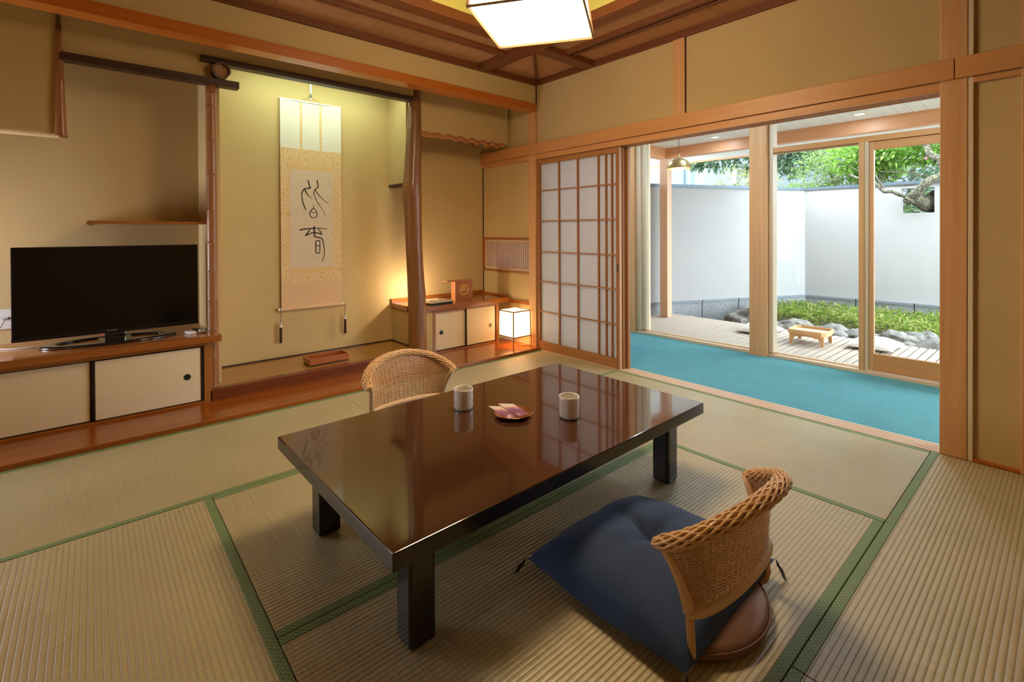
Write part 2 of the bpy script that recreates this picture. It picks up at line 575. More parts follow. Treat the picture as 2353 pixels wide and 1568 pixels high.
def tag(o, label=None, cat=None, group=None, kind=None):
    if label:
        o['label'] = label
    if cat:
        o['category'] = cat
    if group:
        o['group'] = group
    if kind:
        o['kind'] = kind
    return o


def empty(name, loc, rz=0, label=None, cat=None, group=None, kind=None):
    o = bpy.data.objects.new(name, None)
    COL.objects.link(o)
    o.location = loc
    o.rotation_euler = (0, 0, rz)
    ORG[o.name] = Vector(loc)
    return tag(o, label, cat, group, kind)


class MB:
    """collects shapes, then links them as ONE mesh object"""

    def __init__(self):
        self.v, self.f, self.uv = [], [], None

    def add(self, vs, fs):
        n = len(self.v)
        self.v.extend([tuple(p) for p in vs])
        self.f.extend([tuple(i + n for i in f) for f in fs])
        return self

    def box(self, x0, x1, y0, y1, z0, z1):
        vs = [(x0, y0, z0), (x1, y0, z0), (x1, y1, z0), (x0, y1, z0), (x0, y0, z1), (x1, y0, z1), (x1, y1, z1), (x0, y1, z1)]
        return self.add(vs, [(0, 3, 2, 1), (4, 5, 6, 7), (0, 1, 5, 4), (1, 2, 6, 5), (2, 3, 7, 6), (3, 0, 4, 7)])

    def prism(self, poly, a, b, axis='z'):
        """poly in the two remaining axes, ccw seen from +axis"""
        def P(u, v, w):
            return {'z': (u, v, w), 'y': (u, w, v), 'x': (w, u, v)}[axis]
        n = len(poly)
        vs = [P(u, v, a) for u, v in poly] + [P(u, v, b) for u, v in poly]
        fs = [tuple(range(n - 1, -1, -1)), tuple(range(n, 2 * n))]
        fs += [(i, (i + 1) % n, n + (i + 1) % n, n + i) for i in range(n)]
        return self.add(vs, fs)

    def tube(self, pts, r, n=8, closed=False, caps=True, flat=1.0, up=None):
        pts = [Vector(p) for p in pts]
        k = len(pts)
        rs = r if isinstance(r, (list, tuple)) else [r] * k
        vs, fs = [], []
        prev = None
        for i, p in enumerate(pts):
            a = pts[(i - 1) % k] if (closed or i > 0) else p
            b = pts[(i + 1) % k] if (closed or i < k - 1) else p
            t = (b - a)
            t = t.normalized() if t.length > 1e-9 else Vector((0, 0, 1))
            if up is not None:
                s = t.cross(Vector(up))
                s = s.normalized() if s.length > 1e-6 else Vector((1, 0, 0))
            else:
                if prev is None:
                    ref = Vector((0, 0, 1)) if abs(t.z) < 0.9 else Vector((1, 0, 0))
                    s = t.cross(ref).normalized()
                else:
                    s = (prev - t * prev.dot(t))
                    s = s.normalized() if s.length > 1e-6 else t.orthogonal().normalized()
                prev = s
            q = s.cross(t).normalized()
            for j in range(n):
                an = 2 * pi * j / n
                vs.append(p + s * (cos(an) * rs[i]) + q * (sin(an) * rs[i] * flat))
        m = k if closed else k - 1
        for i in range(m):
            for j in range(n):
                a, b = i * n + j, i * n + (j + 1) % n
                c, d = ((i + 1) % k) * n + (j + 1) % n, ((i + 1) % k) * n + j
                fs.append((a, b, c, d))
        if caps and not closed:
            fs.append(tuple(range(n - 1, -1, -1)))
            fs.append(tuple(range((k - 1) * n, k * n)))
        return self.add(vs, fs)

    def lathe(self, prof, c=(0, 0, 0), n=40, sq=None):
        """prof: (r, z) from the bottom up"""
        vs, fs = [], []
        for r, z in prof:
            for j in range(n):
                a = 2 * pi * j / n
                vs.append((c[0] + r * cos(a), c[1] + r * sin(a), c[2] + z))
        for i in range(len(prof) - 1):
            for j in range(n):
                a, b = i * n + j, i * n + (j + 1) % n
                fs.append((a, b, b + n, a + n))
        return self.add(vs, fs)

    def disc(self, c, r, n=24, z=0, up=True):
        vs = [(c[0] + r * cos(2 * pi * j / n), c[1] + r * sin(2 * pi * j / n), c[2] + z) for j in range(n)]
        return self.add(vs, [tuple(range(n)) if up else tuple(range(n - 1, -1, -1))])

    def build(self, name, mat, parent=None, smooth=False, bevel=0, seg=2, local=False, kind=None, label=None):
        me = bpy.data.meshes.new(name)
        off = Vector((0, 0, 0)) if local else org_of(parent)
        me.from_pydata([(v[0] - off.x, v[1] - off.y, v[2] - off.z) for v in self.v], [], self.f)
        me.validate()
        if mat:
            me.materials.append(mat)
        if smooth:
            me.polygons.foreach_set('use_smooth', [True] * len(me.polygons))
        o = bpy.data.objects.new(name, me)
        COL.objects.link(o)
        if parent is not None:
            o.parent = parent
            ORG[o.name] = org_of(parent)
        if bevel:
            b = o.modifiers.new('edge', 'BEVEL')
            b.width = bevel
            b.segments = seg
            b.limit_method = 'ANGLE'
            b.angle_limit = radians(40)
        if kind:
            o['kind'] = kind
        if label:
            o['label'] = label
        return o


def box(name, mat, x0, x1, y0, y1, z0, z1, parent=None, bevel=0, **kw):
    return MB().box(x0, x1, y0, y1, z0, z1).build(name, mat, parent, bevel=bevel, **kw)


def struct(name, mat, x0, x1, y0, y1, z0, z1, bevel=0):
    return box(name, mat, x0, x1, y0, y1, z0, z1, bevel=bevel, kind='structure')


def share(o, name, loc, parent, rot=None):
    c = bpy.data.objects.new(name, o.data)
    COL.objects.link(c)
    for mo in o.modifiers:
        if mo.type == 'BEVEL':
            b = c.modifiers.new('edge', 'BEVEL')
            b.width, b.segments, b.limit_method, b.angle_limit = mo.width, mo.segments, mo.limit_method, mo.angle_limit
    c.parent = parent
    c.location = loc
    if rot:
        c.rotation_euler = rot
    return c


def copy_tree(o, parent=None):
    c = o.copy()
    COL.objects.link(c)
    if parent is not None:
        c.parent = parent
    for ch in list(o.children):
        copy_tree(ch, c)
    return c

# ================================================================== THE ROOM
_tn = [0]


def trim(mat, x0, x1, y0, y1, z0, z1, bevel=0.0015):
    _tn[0] += 1
    return struct('trim_%d' % _tn[0], mat, x0, x1, y0, y1, z0, z1, bevel)


CEIL = 2.505
# ---- floor: base slab, eight mats with cloth borders
fl = struct('floor', M['tatami_x'], -1.5, 3.20, -1.6, 3.30, -0.12, -0.031)


def mat_piece(x0, x1, y0, y1, axis, borders=True, lift=0.0):
    g = 0.0012
    b = 0.030 if borders else 0.0
    sfx = 'tatami_mat'
    if axis == 'x':
        o = box(sfx, M['tatami_x'], x0 + g, x1 - g, y0 + g + b, y1 - g - b, -0.030, lift, fl, bevel=0.0015)
        if borders:
            box('cloth_border', M['border'], x0 + g, x1 - g, y0 + g, y0 + g + b, -0.030, lift + 0.0012, o, bevel=0.002)
            box('cloth_border', M['border'], x0 + g, x1 - g, y1 - g - b, y1 - g, -0.030, lift + 0.0012, o, bevel=0.002)
    else:
        o = box(sfx, M['tatami_y'], x0 + g + b, x1 - g - b, y0 + g, y1 - g, -0.030, lift, fl, bevel=0.0015)
        if borders:
            box('cloth_border', M['border'], x0 + g, x0 + g + b, y0 + g, y1 - g, -0.030, lift + 0.0012, o, bevel=0.002)
            box('cloth_border', M['border'], x1 - g - b, x1 - g, y0 + g, y1 - g, -0.030, lift + 0.0012, o, bevel=0.002)


mat_piece(-0.61, 1.300, 2.390, 3.302, 'x')
mat_piece(1.300, 3.205, 2.390, 3.302, 'x')
mat_piece(2.285, 3.205, 0.474, 2.390, 'y')
mat_piece(0.380, 2.285, 1.435, 2.390, 'x')
mat_piece(0.380, 2.285, 0.474, 1.435, 'x')
mat_piece(-0.575, 0.380, 0.474, 2.390, 'y')
mat_piece(1.352, 3.205, -0.45, 0.474, 'x')
mat_piece(-0.560, 1.352, -0.45, 0.474, 'x')
mat_piece(-1.49, -0.575, -0.45, 3.30, 'y')
mat_piece(-1.49, 3.205, -1.58, -0.45, 'x')

# ---- board in front of the alcoves (raised 25 mm) and alcove floors
struct('floor_alcove_board', M['wood_board'], -1.5, 3.21, 3.306, 4.22, -0.03, 0.025, 0.004)
ORG_Y = 3.685

# ---- rear walls
struct('wall_back', M['plaster'], -1.5, 3.35, 4.21, 4.33, 0, 2.75)
struct('wall_upper', M['plaster'], -1.5, 3.215, 3.365, 3.45, 2.325, 2.60)
trim(M['wood_beam'], -1.5, 3.207, 3.345, 3.458, 2.262, 2.332, 0.002)           # long orange beam over the alcoves
struct('wall_left', M['plaster'], -1.62, -1.5, -1.7, 3.62, -0.1, 2.75)
struct('wall_front', M['plaster'], -1.62, 3.35, -1.72, -1.6, -0.1, 2.75)

# hanging walls of the alcoves (faces in one plane), the left one with a rounded lower edge
hw = MB()
prof = [(3.750, 2.62), (3.750, 1.690)]
for i in range(1, 6):
    a = i / 6 * pi / 2
    prof.append((3.750 + 0.022 * (1 - cos(a)), 1.690 - 0.022 * sin(a)))
prof += [(3.775, 1.668), (3.82, 1.668), (3.82, 2.62)]
hw.prism(prof, -1.5, -0.120, 'x')
hw.build('wall_hanging_left', M['plaster'], kind='structure', smooth=False)
struct('wall_hanging_shelf_alcove', M['plaster'], -0.120, 0.655, 3.75, 3.82, 2.139, 2.62)
struct('wall_hanging_picture_alcove', M['plaster'], 0.655, 2.12, 3.75, 3.82, 2.262, 2.62)
struct('wall_hanging_nook', M['plaster'], 2.12, 3.21, 3.77, 3.84, 2.000, 2.62)
struct('ceiling_alcoves', M['plaster'], -1.5, 3.21, 3.45, 4.21, 2.62, 2.70)
# side walls between the alcoves
struct('wall_alcove_partition', M['plaster'], 0.600, 0.665, 3.79, 4.21, 0.025, 2.62)
struct('wall_nook_partition_upper', M['plaster'], 2.120, 2.19, 3.88, 4.21, 1.562, 2.62)
trim(M['wood_darklintel'], 2.115, 2.195, 3.87, 4.21, 1.538, 1.562)
struct('wall_nook_partition_lower', M['plaster'], 2.140, 2.20, 3.80, 4.21, 0.025, 0.408)
# unseen left end of the television alcove: wall with an added low window opening
struct('wall_alcove_end_lower', M['plaster'], -1.32, -1.26, 3.62, 4.21, 0.0, 0.49)
struct('wall_alcove_end_upper', M['plaster'], -1.32, -1.26, 3.62, 4.21, 1.11, 2.7)
struct('wall_alcove_end_front', M['plaster'], -1.32, -1.26, 3.62, 3.66, 0.49, 1.11)

# ---- raised floor of the picture alcove with its figured front rail
struct('floor_picture_alcove', M['wood_tokofloor'], 0.60, 2.17, 3.725, 4.212, 0.02, 0.102, 0.001)
trim(M['wood_rail_dark'], 0.575, 2.14, 3.672, 3.727, 0.02, 0.101, 0.006)
_tn[0] += 1
box('trim_%d' % _tn[0], M['wood_darklintel'], 0.665, 2.14, 4.200, 4.211, 0.100, 0.112, kind='structure')
_tn[0] += 1
box('trim_%d' % _tn[0], M['wood_darklintel'], 2.128, 2.142, 3.88, 4.211, 0.100, 0.112, kind='structure')

# ---- right wall with the opening to the veranda
wr = struct('wall_right', M['plaster'], 3.228, 3.325, 0.30, 4.215, 1.8535, 2.72)
struct('wall_right_near_lower', M['plaster'], 3.228, 3.325, -1.65, 0.345, -0.12, 1.853)
struct('wall_right_near_upper', M['plaster'], 3.228, 3.325, -1.65, 0.299, 1.87, 2.72)
struct('wall_right_nook_upper', M['plaster'], 3.228, 3.325, 3.455, 4.215, 1.050, 1.853)
struct('wall_right_nook_lower', M['plaster'], 3.228, 3.325, 3.455, 4.215, -0.12, 0.715)
struct('wall_right_nook_sliver', M['plaster'], 3.228, 3.325, 4.206, 4.215, 0.71, 1.056)
trim(M['wood_new_y'], 3.186, 3.212, 0.388, 4.21, 1.856, 1.956, 0.002)            # long rail over the opening
trim(M['wood_new_y'], 3.186, 3.212, -1.6, 0.384, 1.856, 1.956, 0.002)            # its continuation past the joint
# lintel with three grooves underneath
hd = MB()
pr = [(3.204, 1.853), (3.204, 1.806)]
for gx in (3.232, 3.268, 3.304):
    pr += [(gx - 0.012, 1.806), (gx - 0.012, 1.822), (gx + 0.012, 1.822), (gx + 0.012, 1.806)]
pr += [(3.335, 1.806), (3.335, 1.853)]
hd.prism(pr[::-1], 0.44, 3.362, 'y')
_tn[0] += 1
hd.build('trim_%d' % _tn[0], M['wood_new_y'], kind='structure')
trim(M['wood_new_y'], 3.204, 3.325, 3.455, 4.21, 1.806, 1.853)
trim(M['wood_new_y'], 3.206, 3.325, -1.6, 0.322, 1.826, 1.853)
# threshold: brown base, daylight glare painted into the paler track ridges
_tn[0] += 1
th = box('trim_%d' % _tn[0], wood('threshold_base', (0.44, 0.20, 0.085, 1), (0.56, 0.28, 0.12, 1), 'y', 0.4, contrast=0.1), 3.207, 3.340, 0.44, 3.362, -0.10, -0.0035, kind='structure')
glare_track = wood('glare_track_ridge', (0.68, 0.50, 0.37, 1), (0.80, 0.64, 0.52, 1), 'y', 0.3, contrast=0.05)
for gx in (3.222, 3.249, 3.276, 3.303, 3.330):
    box('track_ridge', glare_track, gx - 0.008, gx + 0.008, 0.44, 3.362, -0.0035, 0.0015, th, bevel=0.001)
# posts of the right wall
trim(M['wood_new_z'], 3.203, 3.33, 3.360, 3.456, 0.0, 2.262, 0.003)              # corner post
trim(M['wood_darklintel'], 3.214, 3.23, 3.3615, 3.366, 2.33, 2.51)
trim(M['wood_new_z'], 3.203, 3.34, 0.340, 0.442, 0.0, 2.51, 0.004)               # post right of the opening
trim(M['wood_pale_z'], 3.206, 3.30, 0.320, 0.3385, 0.0, 2.51, 0.002)
trim(M['wood_new_z'], 3.205, 3.33, 0.040, 0.160, 0.0, 2.51, 0.003)
trim(M['wood_new_z'], 3.214, 3.30, 1.826, 1.918, 1.95, 2.51, 0.002)              # short post above the rail
trim(M['black_trim'], 3.224, 3.30, 1.820, 1.8255, 1.95, 2.51, 0)
trim(M['wood_beam'], 3.210, 3.24, 0.160, 0.320, 0.0, 0.014, 0.001)
trim(M['black_trim'], 3.2225, 3.24, 4.200, 4.212, 0.0, 1.86, 0)
# low rails around the nook
trim(M['wood_slab'], 3.206, 3.235, 3.455, 3.745, 0.405, 0.440, 0.002)
_tn[0] += 1
box('trim_%d' % _tn[0], M['wood_beam'], 3.198, 3.345, -1.6, 0.45, -0.12, -0.002, kind='structure')  # filler added under the right wall to stop light leaking through the floor gap
# ---- nook window with fine vertical bars
w1 = empty('window_1', (3.22, 3.83, 0.72), kind='structure')
wf = MB().box(3.212, 3.30, 3.452, 4.206, 1.036, 1.056).box(3.212, 3.30, 3.452, 4.206, 0.708, 0.724).box(3.212, 3.30, 4.186, 4.206, 0.724, 1.036)
wf.build('window_frame', M['wood_stile'], w1, bevel=0.0015)
MB().box(3.236, 3.256, 3.452, 4.186, 1.016, 1.036).box(3.236, 3.256, 3.452, 4.186, 0.724, 0.748).box(3.236, 3.256, 4.168, 4.186, 0.748, 1.016) \
    .box(3.242, 3.250, 3.452, 4.168, 0.886, 0.891).build('sash', M['wood_pale_y'], w1)
for i in range(25):
    y = 3.460 + i * 0.0285
    box('slat', M['wood_door_edge'], 3.240, 3.247, y, y + 0.0125, 0.748, 1.016, w1)
box('pane', M['shoji_paper'], 3.2535, 3.255, 3.452, 4.186, 0.73, 1.03, w1)
# ---- ceiling: frame, boards, battens, inner opening with raised plaster
cl = struct('ceiling', M['yellow_plaster'], -1.5, 3.21, -1.6, 3.36, 2.86, 2.92)
IX0, IX1, IY0, IY1 = 0.72, 2.507, 0.75, 2.645
MB().box(IX1 + 0.004, IX1 + 0.016, IY0, IY1, 2.5755, 2.86).box(IX0, IX1, IY1 + 0.004, IY1 + 0.016, 2.5755, 2.86).box(IX0 - 0.016, IX0 - 0.004, IY0, IY1, 2.5755, 2.86) \
    .box(IX0, IX1, IY0 - 0.016, IY0 - 0.004, 2.5755, 2.86).build('recess_side', M['yellow_plaster'], cl)
# wall-side frame
for nm, args, mt in (('frame_rail', (-1.5, 3.228, 3.33, 3.366, CEIL, 2.556), 'wood_ceil_frame_x'),
                     ('frame_rail', (3.196, 3.229, -1.6, 3.33, CEIL, 2.556), 'wood_ceil_frame_y'),
                     ('frame_rail', (-1.5, 3.2, -1.6, -1.56, CEIL, 2.556), 'wood_ceil_frame_x'),
                     ('frame_rail', (-1.5, -1.46, -1.6, 3.33, CEIL, 2.556), 'wood_ceil_frame_y'),
                     ('inner_beam', (-1.46, 3.196, 2.645, 2.758, CEIL + 0.003, 2.575), 'wood_ceil_frame_x'),
                     ('inner_beam', (2.507, 2.620, -1.56, 3.33, CEIL + 0.0035, 2.574), 'wood_ceil_frame_y'),
                     ('inner_beam', (-1.46, 3.196, 0.64, 0.75, CEIL + 0.003, 2.575), 'wood_ceil_frame_x'),
                     ('inner_beam', (0.61, 0.72, -1.56, 3.33, CEIL + 0.0035, 2.574), 'wood_ceil_frame_y'),
                     ('batten', (-1.46, 2.507, 2.955, 3.010, 2.522, 2.560), 'wood_ceil_frame_x'),
                     ('batten', (2.838, 2.880, -1.56, 2.645, 2.522, 2.560), 'wood_ceil_frame_y'),
                     ('batten', (2.925, 2.960, -1.56, 2.645, 2.530, 2.560), 'wood_ceil_frame_y')):
    box(nm, M[mt], *args, parent=cl, bevel=0.002)
# diagonal batten of the corner square
a, b = Vector((2.612, 2.750, 2.528)), Vector((3.200, 3.335, 2.528))
d = (b - a).normalized()
s = Vector((-d.y, d.x, 0)) * 0.011
dg = MB()
dg.add([a - s, a + s, b + s, b - s] + [p + Vector((0, 0, 0.03)) for p in (a - s, a + s, b + s, b - s)],
       [(0, 1, 2, 3), (7, 6, 5, 4), (0, 4, 5, 1), (1, 5, 6, 2), (2, 6, 7, 3), (3, 7, 4, 0)])
dg.build('batten', M['wood_ceil_frame_x'], cl)
# boards of the left band (run along y, joints every 0.305 m)
proto = box('ceiling_board', M['wood_ceil_y'], 0, 0.3035, 2.745, 3.34, 2.553, 2.565, cl, bevel=0.001)
ORG[proto.name] = Vector((0, 0, 0))
xs = [0.882 - 0.305 * k for k in range(8)] + [0.882 + 0.305 * k for k in range(1, 6)]
proto.location.x = xs[0] + 0.0
for x in xs[1:]:
    share(proto, 'ceiling_board', (x, 0, 0), cl)
box('ceiling_board', M['wood_ceil_y'], 2.612, 2.905, 2.745, 3.34, 2.553, 2.565, cl, bevel=0.001)
box('ceiling_board', M['wood_ceil_y'], 2.9065, 3.22, 2.745, 3.34, 2.553, 2.565, cl, bevel=0.001)
# boards of the right band (run along x)
proto = box('ceiling_board', M['wood_ceil_x'], 2.612, 3.215, 0, 0.4035, 2.553, 2.565, cl, bevel=0.001)
ys = [2.345 - 0.405 * k for k in range(10)]
proto.location.y = ys[0]
for y in ys[1:]:
    share(proto, 'ceiling_board', (0, y, 0), cl)
MB().box(-1.5, 0.62, -1.6, 2.75, 2.556, 2.568).box(0.62, 2.62, -1.6, 0.65, 2.556, 2.568).build('board_field', M['wood_ceil_y'], cl)

# ================================================================== SLIDING DOORS


def shoji(name, x, y0, y1, z0=0.004, z1=1.800, detailed=True):
    d = empty(name, (x + 0.015, (y0 + y1) / 2, 0), kind='structure')
    t = 0.030
    st = 0.032
    MB().box(x, x + t, y0, y0 + st, z0, z1).build('stile', M['wood_shoji_z'], d, bevel=0.0015)
    MB().box(x, x + t, y1 - st, y1, z0, z1).build('stile', M['wood_shoji_z'], d, bevel=0.0015)
    box('top_rail', M['wood_shoji_y'], x, x + t, y0 + st, y1 - st, z1 - 0.042, z1, d, bevel=0.0015)
    box('bottom_rail', M['wood_shoji_y'], x, x + t, y0 + st, y1 - st, z0, z0 + 0.078, d, bevel=0.0015)
    box('door_paper', M['shoji_paper'], x + 0.022, x + 0.0235, y0 + st, y1 - st, z0 + 0.07, z1 - 0.04, d)
    zb, zt = z0 + 0.078, z1 - 0.042
    if detailed:
        for y in (3.078, 2.852, 2.622, 2.543, 2.483):
            box('lattice_bar', M['wood_shoji_z'], x + 0.003, x + 0.021, y - 0.0060, y + 0.0060, zb, zt, d)
        for z in (1.506, 1.218, 0.928, 0.648, 0.362):
            box('lattice_bar', M['wood_shoji_y'], x + 0.005, x + 0.0205, y0 + st, y1 - st, z - 0.0055, z + 0.0055, d)
        box('finger_pull', M['black_trim'], x - 0.0008, x + 0.004, y0 + 0.010, y0 + 0.021, 0.79, 0.86, d)
    return d


shoji('door_1', 3.221, 2.404, 3.357)
box('edge_strip', M['wood_door_edge'], 3.2212, 3.2508, 2.4005, 2.4045, 0.004, 1.800, bpy.data.objects['door_1'])
shoji('door_2', 3.2565, 2.392, 3.345, detailed=False)
shoji('door_3', 3.292, 2.368, 3.33, detailed=False)

# ================================================================== VERANDA
GX = 4.60
struct('floor_veranda_carpet', M['carpet'], 3.340, 4.605, -1.6, 4.7, -0.08, -0.002)
struct('wall_veranda_end', M['plaster'], 3.33, 4.9, 4.5, 4.6, -0.1, 2.4)
struct('wall_veranda_near_end', M['plaster'], 3.33, 4.9, -1.75, -1.6, -0.1, 2.4)
trim(M['wood_new_z'], 4.52, 4.66, 1.786, 1.936, -0.05, 2.235, 0.004)             # big post of the glazed side
trim(M['wood_pale_z'], 4.57, 4.66, 1.750, 1.785, 0.03, 2.235, 0.002)
trim(M['wood_pale_z'], 4.57, 4.66, 1.937, 1.950, 0.03, 2.235, 0.002)
trim(M['wood_new_z'], 4.53, 4.64, 3.178, 3.36, -0.05, 2.235, 0.003)
trim(M['wood_pale_z'], 4.57, 4.66, 3.125, 3.176, 0.03, 2.235, 0.002)
trim(M['wood_pale_z'], 4.60, 4.68, 3.070, 3.123, 0.03, 2.235, 0.002)
struct('wall_veranda_outer', M['wood_new_z'], 4.56, 4.64, 3.36, 4.5, -0.05, 2.235)
trim(M['wood_pale_y'], 4.555, 4.70, -1.6, 3.178, -0.05, 0.022, 0.003)             # sill
trim(M['wood_pale_y'], 4.625, 4.640, -1.6, 3.12, 0.022, 0.030, 0.001)
trim(M['wood_new_y'], 4.575, 4.66, -1.6, 1.785, 1.808, 1.852, 0.002)              # transom over the two right panes
trim(M['wood_pale_y'], 4.60, 4.64, 1.11, 1.75, 1.796, 1.808, 0.001)
trim(M['wood_new_z'], 4.56, 4.62, 1.078, 1.112, 0.02, 1.81, 0.002)                # mullion
trim(M['wood_pale_z'], 4.575, 4.62, 1.052, 1.078, 0.02, 1.81, 0.002)
trim(M['wood_new_z'], 4.56, 4.62, -0.10, -0.06, 0.02, 1.81, 0.002)
wl = empty('window_2', (4.645, 2.5, 0.03), kind='structure')
box('pane', M['glass'], 4.642, 4.648, 1.95, 3.072, 0.03, 2.23, wl)
wm = empty('window_3', (4.645, 1.4, 0.03), kind='structure')
box('pane', M['glass'], 4.642, 4.648, 1.11, 1.75, 0.03, 1.80, wm)
box('pane', M['glass'], 4.642, 4.648, -1.6, 1.75, 1.852, 2.23, wm)
# sliding glass door at the right
dr = empty('door_4', (4.61, 0.5, 0.03), kind='structure')
MB().box(4.585, 4.622, 1.020, 1.050, 0.034, 1.806).build('stile', M['wood_new_z'], dr, bevel=0.002)
box('stile', M['wood_new_z'], 4.585, 4.622, -0.06, -0.02, 0.034, 1.806, dr, bevel=0.002)
box('top_rail', M['wood_new_y'], 4.585, 4.622, -0.02, 1.020, 1.742, 1.806, dr, bevel=0.002)
box('bottom_rail', M['wood_new_y'], 4.585, 4.622, -0.02, 1.020, 0.034, 0.160, dr, bevel=0.002)
box('pane', M['glass'], 4.600, 4.605, -0.02, 1.020, 0.16, 1.742, dr)
# veranda ceiling of whitened boards running out over the deck
vc = struct('ceiling_veranda', M['wood_white'], 3.33, 7.36, -1.7, 5.2, 2.252, 2.40)
proto = box('ceiling_board', M['wood_white'], 3.34, 7.33, 0, 0.102, 2.236, 2.252, vc, bevel=0.001)
ys = [0.05 + 0.105 * k for k in range(45)]
proto.location.y = ys[0]
for y in ys[1:]:
    share(proto, 'ceiling_board', (0, y, 0), vc)
box('ceiling_board', M['wood_white'], 3.34, 7.33, -1.7, 0.048, 2.236, 2.252, vc)
trim(M['wood_out_beam'], 7.33, 7.37, -1.7, 5.2, 2.215, 2.42, 0.002)
trim(M['wood_out_beam'], 5.89, 6.01, -1.7, 3.77, 2.102, 2.236, 0.003)             # veranda beam
trim(M['wood_out_beam'], 4.66, 5.9, 3.62, 3.75, 2.10, 2.236, 0.003)
_p = trim(M['wood_new_z'], 5.885, 5.995, 3.600, 3.715, -0.05, 2.102, 0.003)
_p.data.materials[0] = wood('pale_deck_post', (0.58, 0.33, 0.20, 1), (0.76, 0.52, 0.36, 1), 'z', 0.5, contrast=0.2)
for (x, y) in ((5.60, 1.36), (5.64, 2.81)):
    t = empty('ceiling_downlight', (x, y, 2.236))
    MB().lathe([(0.052, 0.0), (0.055, -0.004), (0.045, -0.004), (0.042, 0.0)], (x, y, 2.236)).build('trim_ring', M['white_plastic'], t, smooth=True)
    MB().disc((x, y, 2.2345), 0.043, up=False).build('diffuser', M['downlight'], t)
    tag(t, {1.36: 'small round lit downlight over the deck, right of the big veranda post',
            2.81: 'small round lit downlight over the deck, left of the big veranda post',
            0.6: 'added unseen downlight in the white board ceiling over the teal carpet'}[y], 'downlight', 'downlights in the veranda ceiling')

# lamps of the deck downlights; those over the carpet are added to raise indoor daylight
for x, y in ((5.60, 1.36), (5.64, 2.81), (3.98, -0.4), (3.98, 0.75), (3.98, 1.9), (3.98, 3.05)):
    area('downlight_and_fill_lamp', (x, y, 2.232), (0.09, 0.09), 7.5 if x < 5 else 3.5, (0.62, 0.80, 1.0), (0, 0, -1), 'DISK')

# ---- deck
dk = struct('floor_deck', M['soil'], 4.72, 6.2, -1.5, 4.5, -0.30, -0.10)
proto = box('deck_board', M['wood_deck'], 4.705, 6.235, 0, 0.0555, -0.080, -0.052, dk, bevel=0.003)
n = 0
for k in range(88):
    y = -1.5 + k * 0.068
    if k == 0:
        proto.location = (0, y, 0)
        continue
    dx = random.uniform(-0.006, 0.006)
    share(proto, 'deck_board', (dx, y, random.uniform(-0.0008, 0.0008)), dk)
struct('ground_garden', M['soil'], 4.6, 30, -12, 20, -0.45, -0.30)

# ---- courtyard wall: granite base, white render, grey cap
W0, W1, W2, W3 = Vector((3.2, 5.116, 0)), Vector((8.419, 2.752, 0)), Vector((8.476, 1.18, 0)), Vector((8.56, -1.9, 0))
BASE, TOP = 0.12, 1.742


def slabwall(mb, a, b, z0, z1, th, out=0.0, h0=0.0):
    d = (b - a).normalized()
    nrm = Vector((d.y, -d.x, 0))            # towards the camera
    if nrm.dot(Vector((-1, -1, 0))) < 0:
        nrm = -nrm
    p = [a + nrm * out, b + nrm * out, b - nrm * th, a - nrm * th]
    vs = [(q.x, q.y, z0) for q in p] + [(q.x, q.y, z1) for q in p]
    mb.add(vs, [(0, 3, 2, 1), (4, 5, 6, 7), (0, 1, 5, 4), (1, 2, 6, 5), (2, 3, 7, 6), (3, 0, 4, 7)])
    return mb


def along(y):   # point on the right-hand wall line at a given y
    t = (y - W1.y) / (W2.y - W1.y)
    return W1 + (W2 - W1) * t


mb = MB()
slabwall(mb, W0, W1, BASE, TOP, 0.16)
mb.build('wall_courtyard_left', M['render'], kind='structure')
mb = MB()
ya, yb = 1.572, 1.222
slabwall(mb, W1, along(ya), BASE, TOP, 0.16)
slabwall(mb, along(ya), along(yb), BASE, 1.352, 0.16)
slabwall(mb, along(ya), along(yb), 1.690, TOP, 0.16)
slabwall(mb, along(yb), W3, BASE, TOP, 0.16)
mb.build('wall_courtyard_right', M['render'], kind='structure')
mb = MB()
slabwall(mb, W0, W1, TOP, TOP + 0.042, 0.18, 0.02)
slabwall(mb, W1, W3, TOP, TOP + 0.042, 0.18, 0.02)
_tn[0] += 1
mb.build('trim_%d' % _tn[0], M['wall_cap'], kind='structure')
gb = empty('wall_courtyard_granite_base', (6, 3.8, -0.3), kind='structure')
for a, b, step in ((W0, W1, 0.62), (W1, W3, 0.62)):
    L = (b - a).length
    k = int(L / step)
    for i in range(k):
        p, q = a + (b - a) * (i / k + 0.0015), a + (b - a) * ((i + 1) / k - 0.0015)
        slabwall(MB(), p, q, -0.42, BASE - 0.032, 0.15, 0.022).build('granite_panel', M['granite'], gb)
        slabwall(MB(), p, q, BASE - 0.030, BASE, 0.15, 0.034).build('granite_cap', M['granite_cap'], gb)

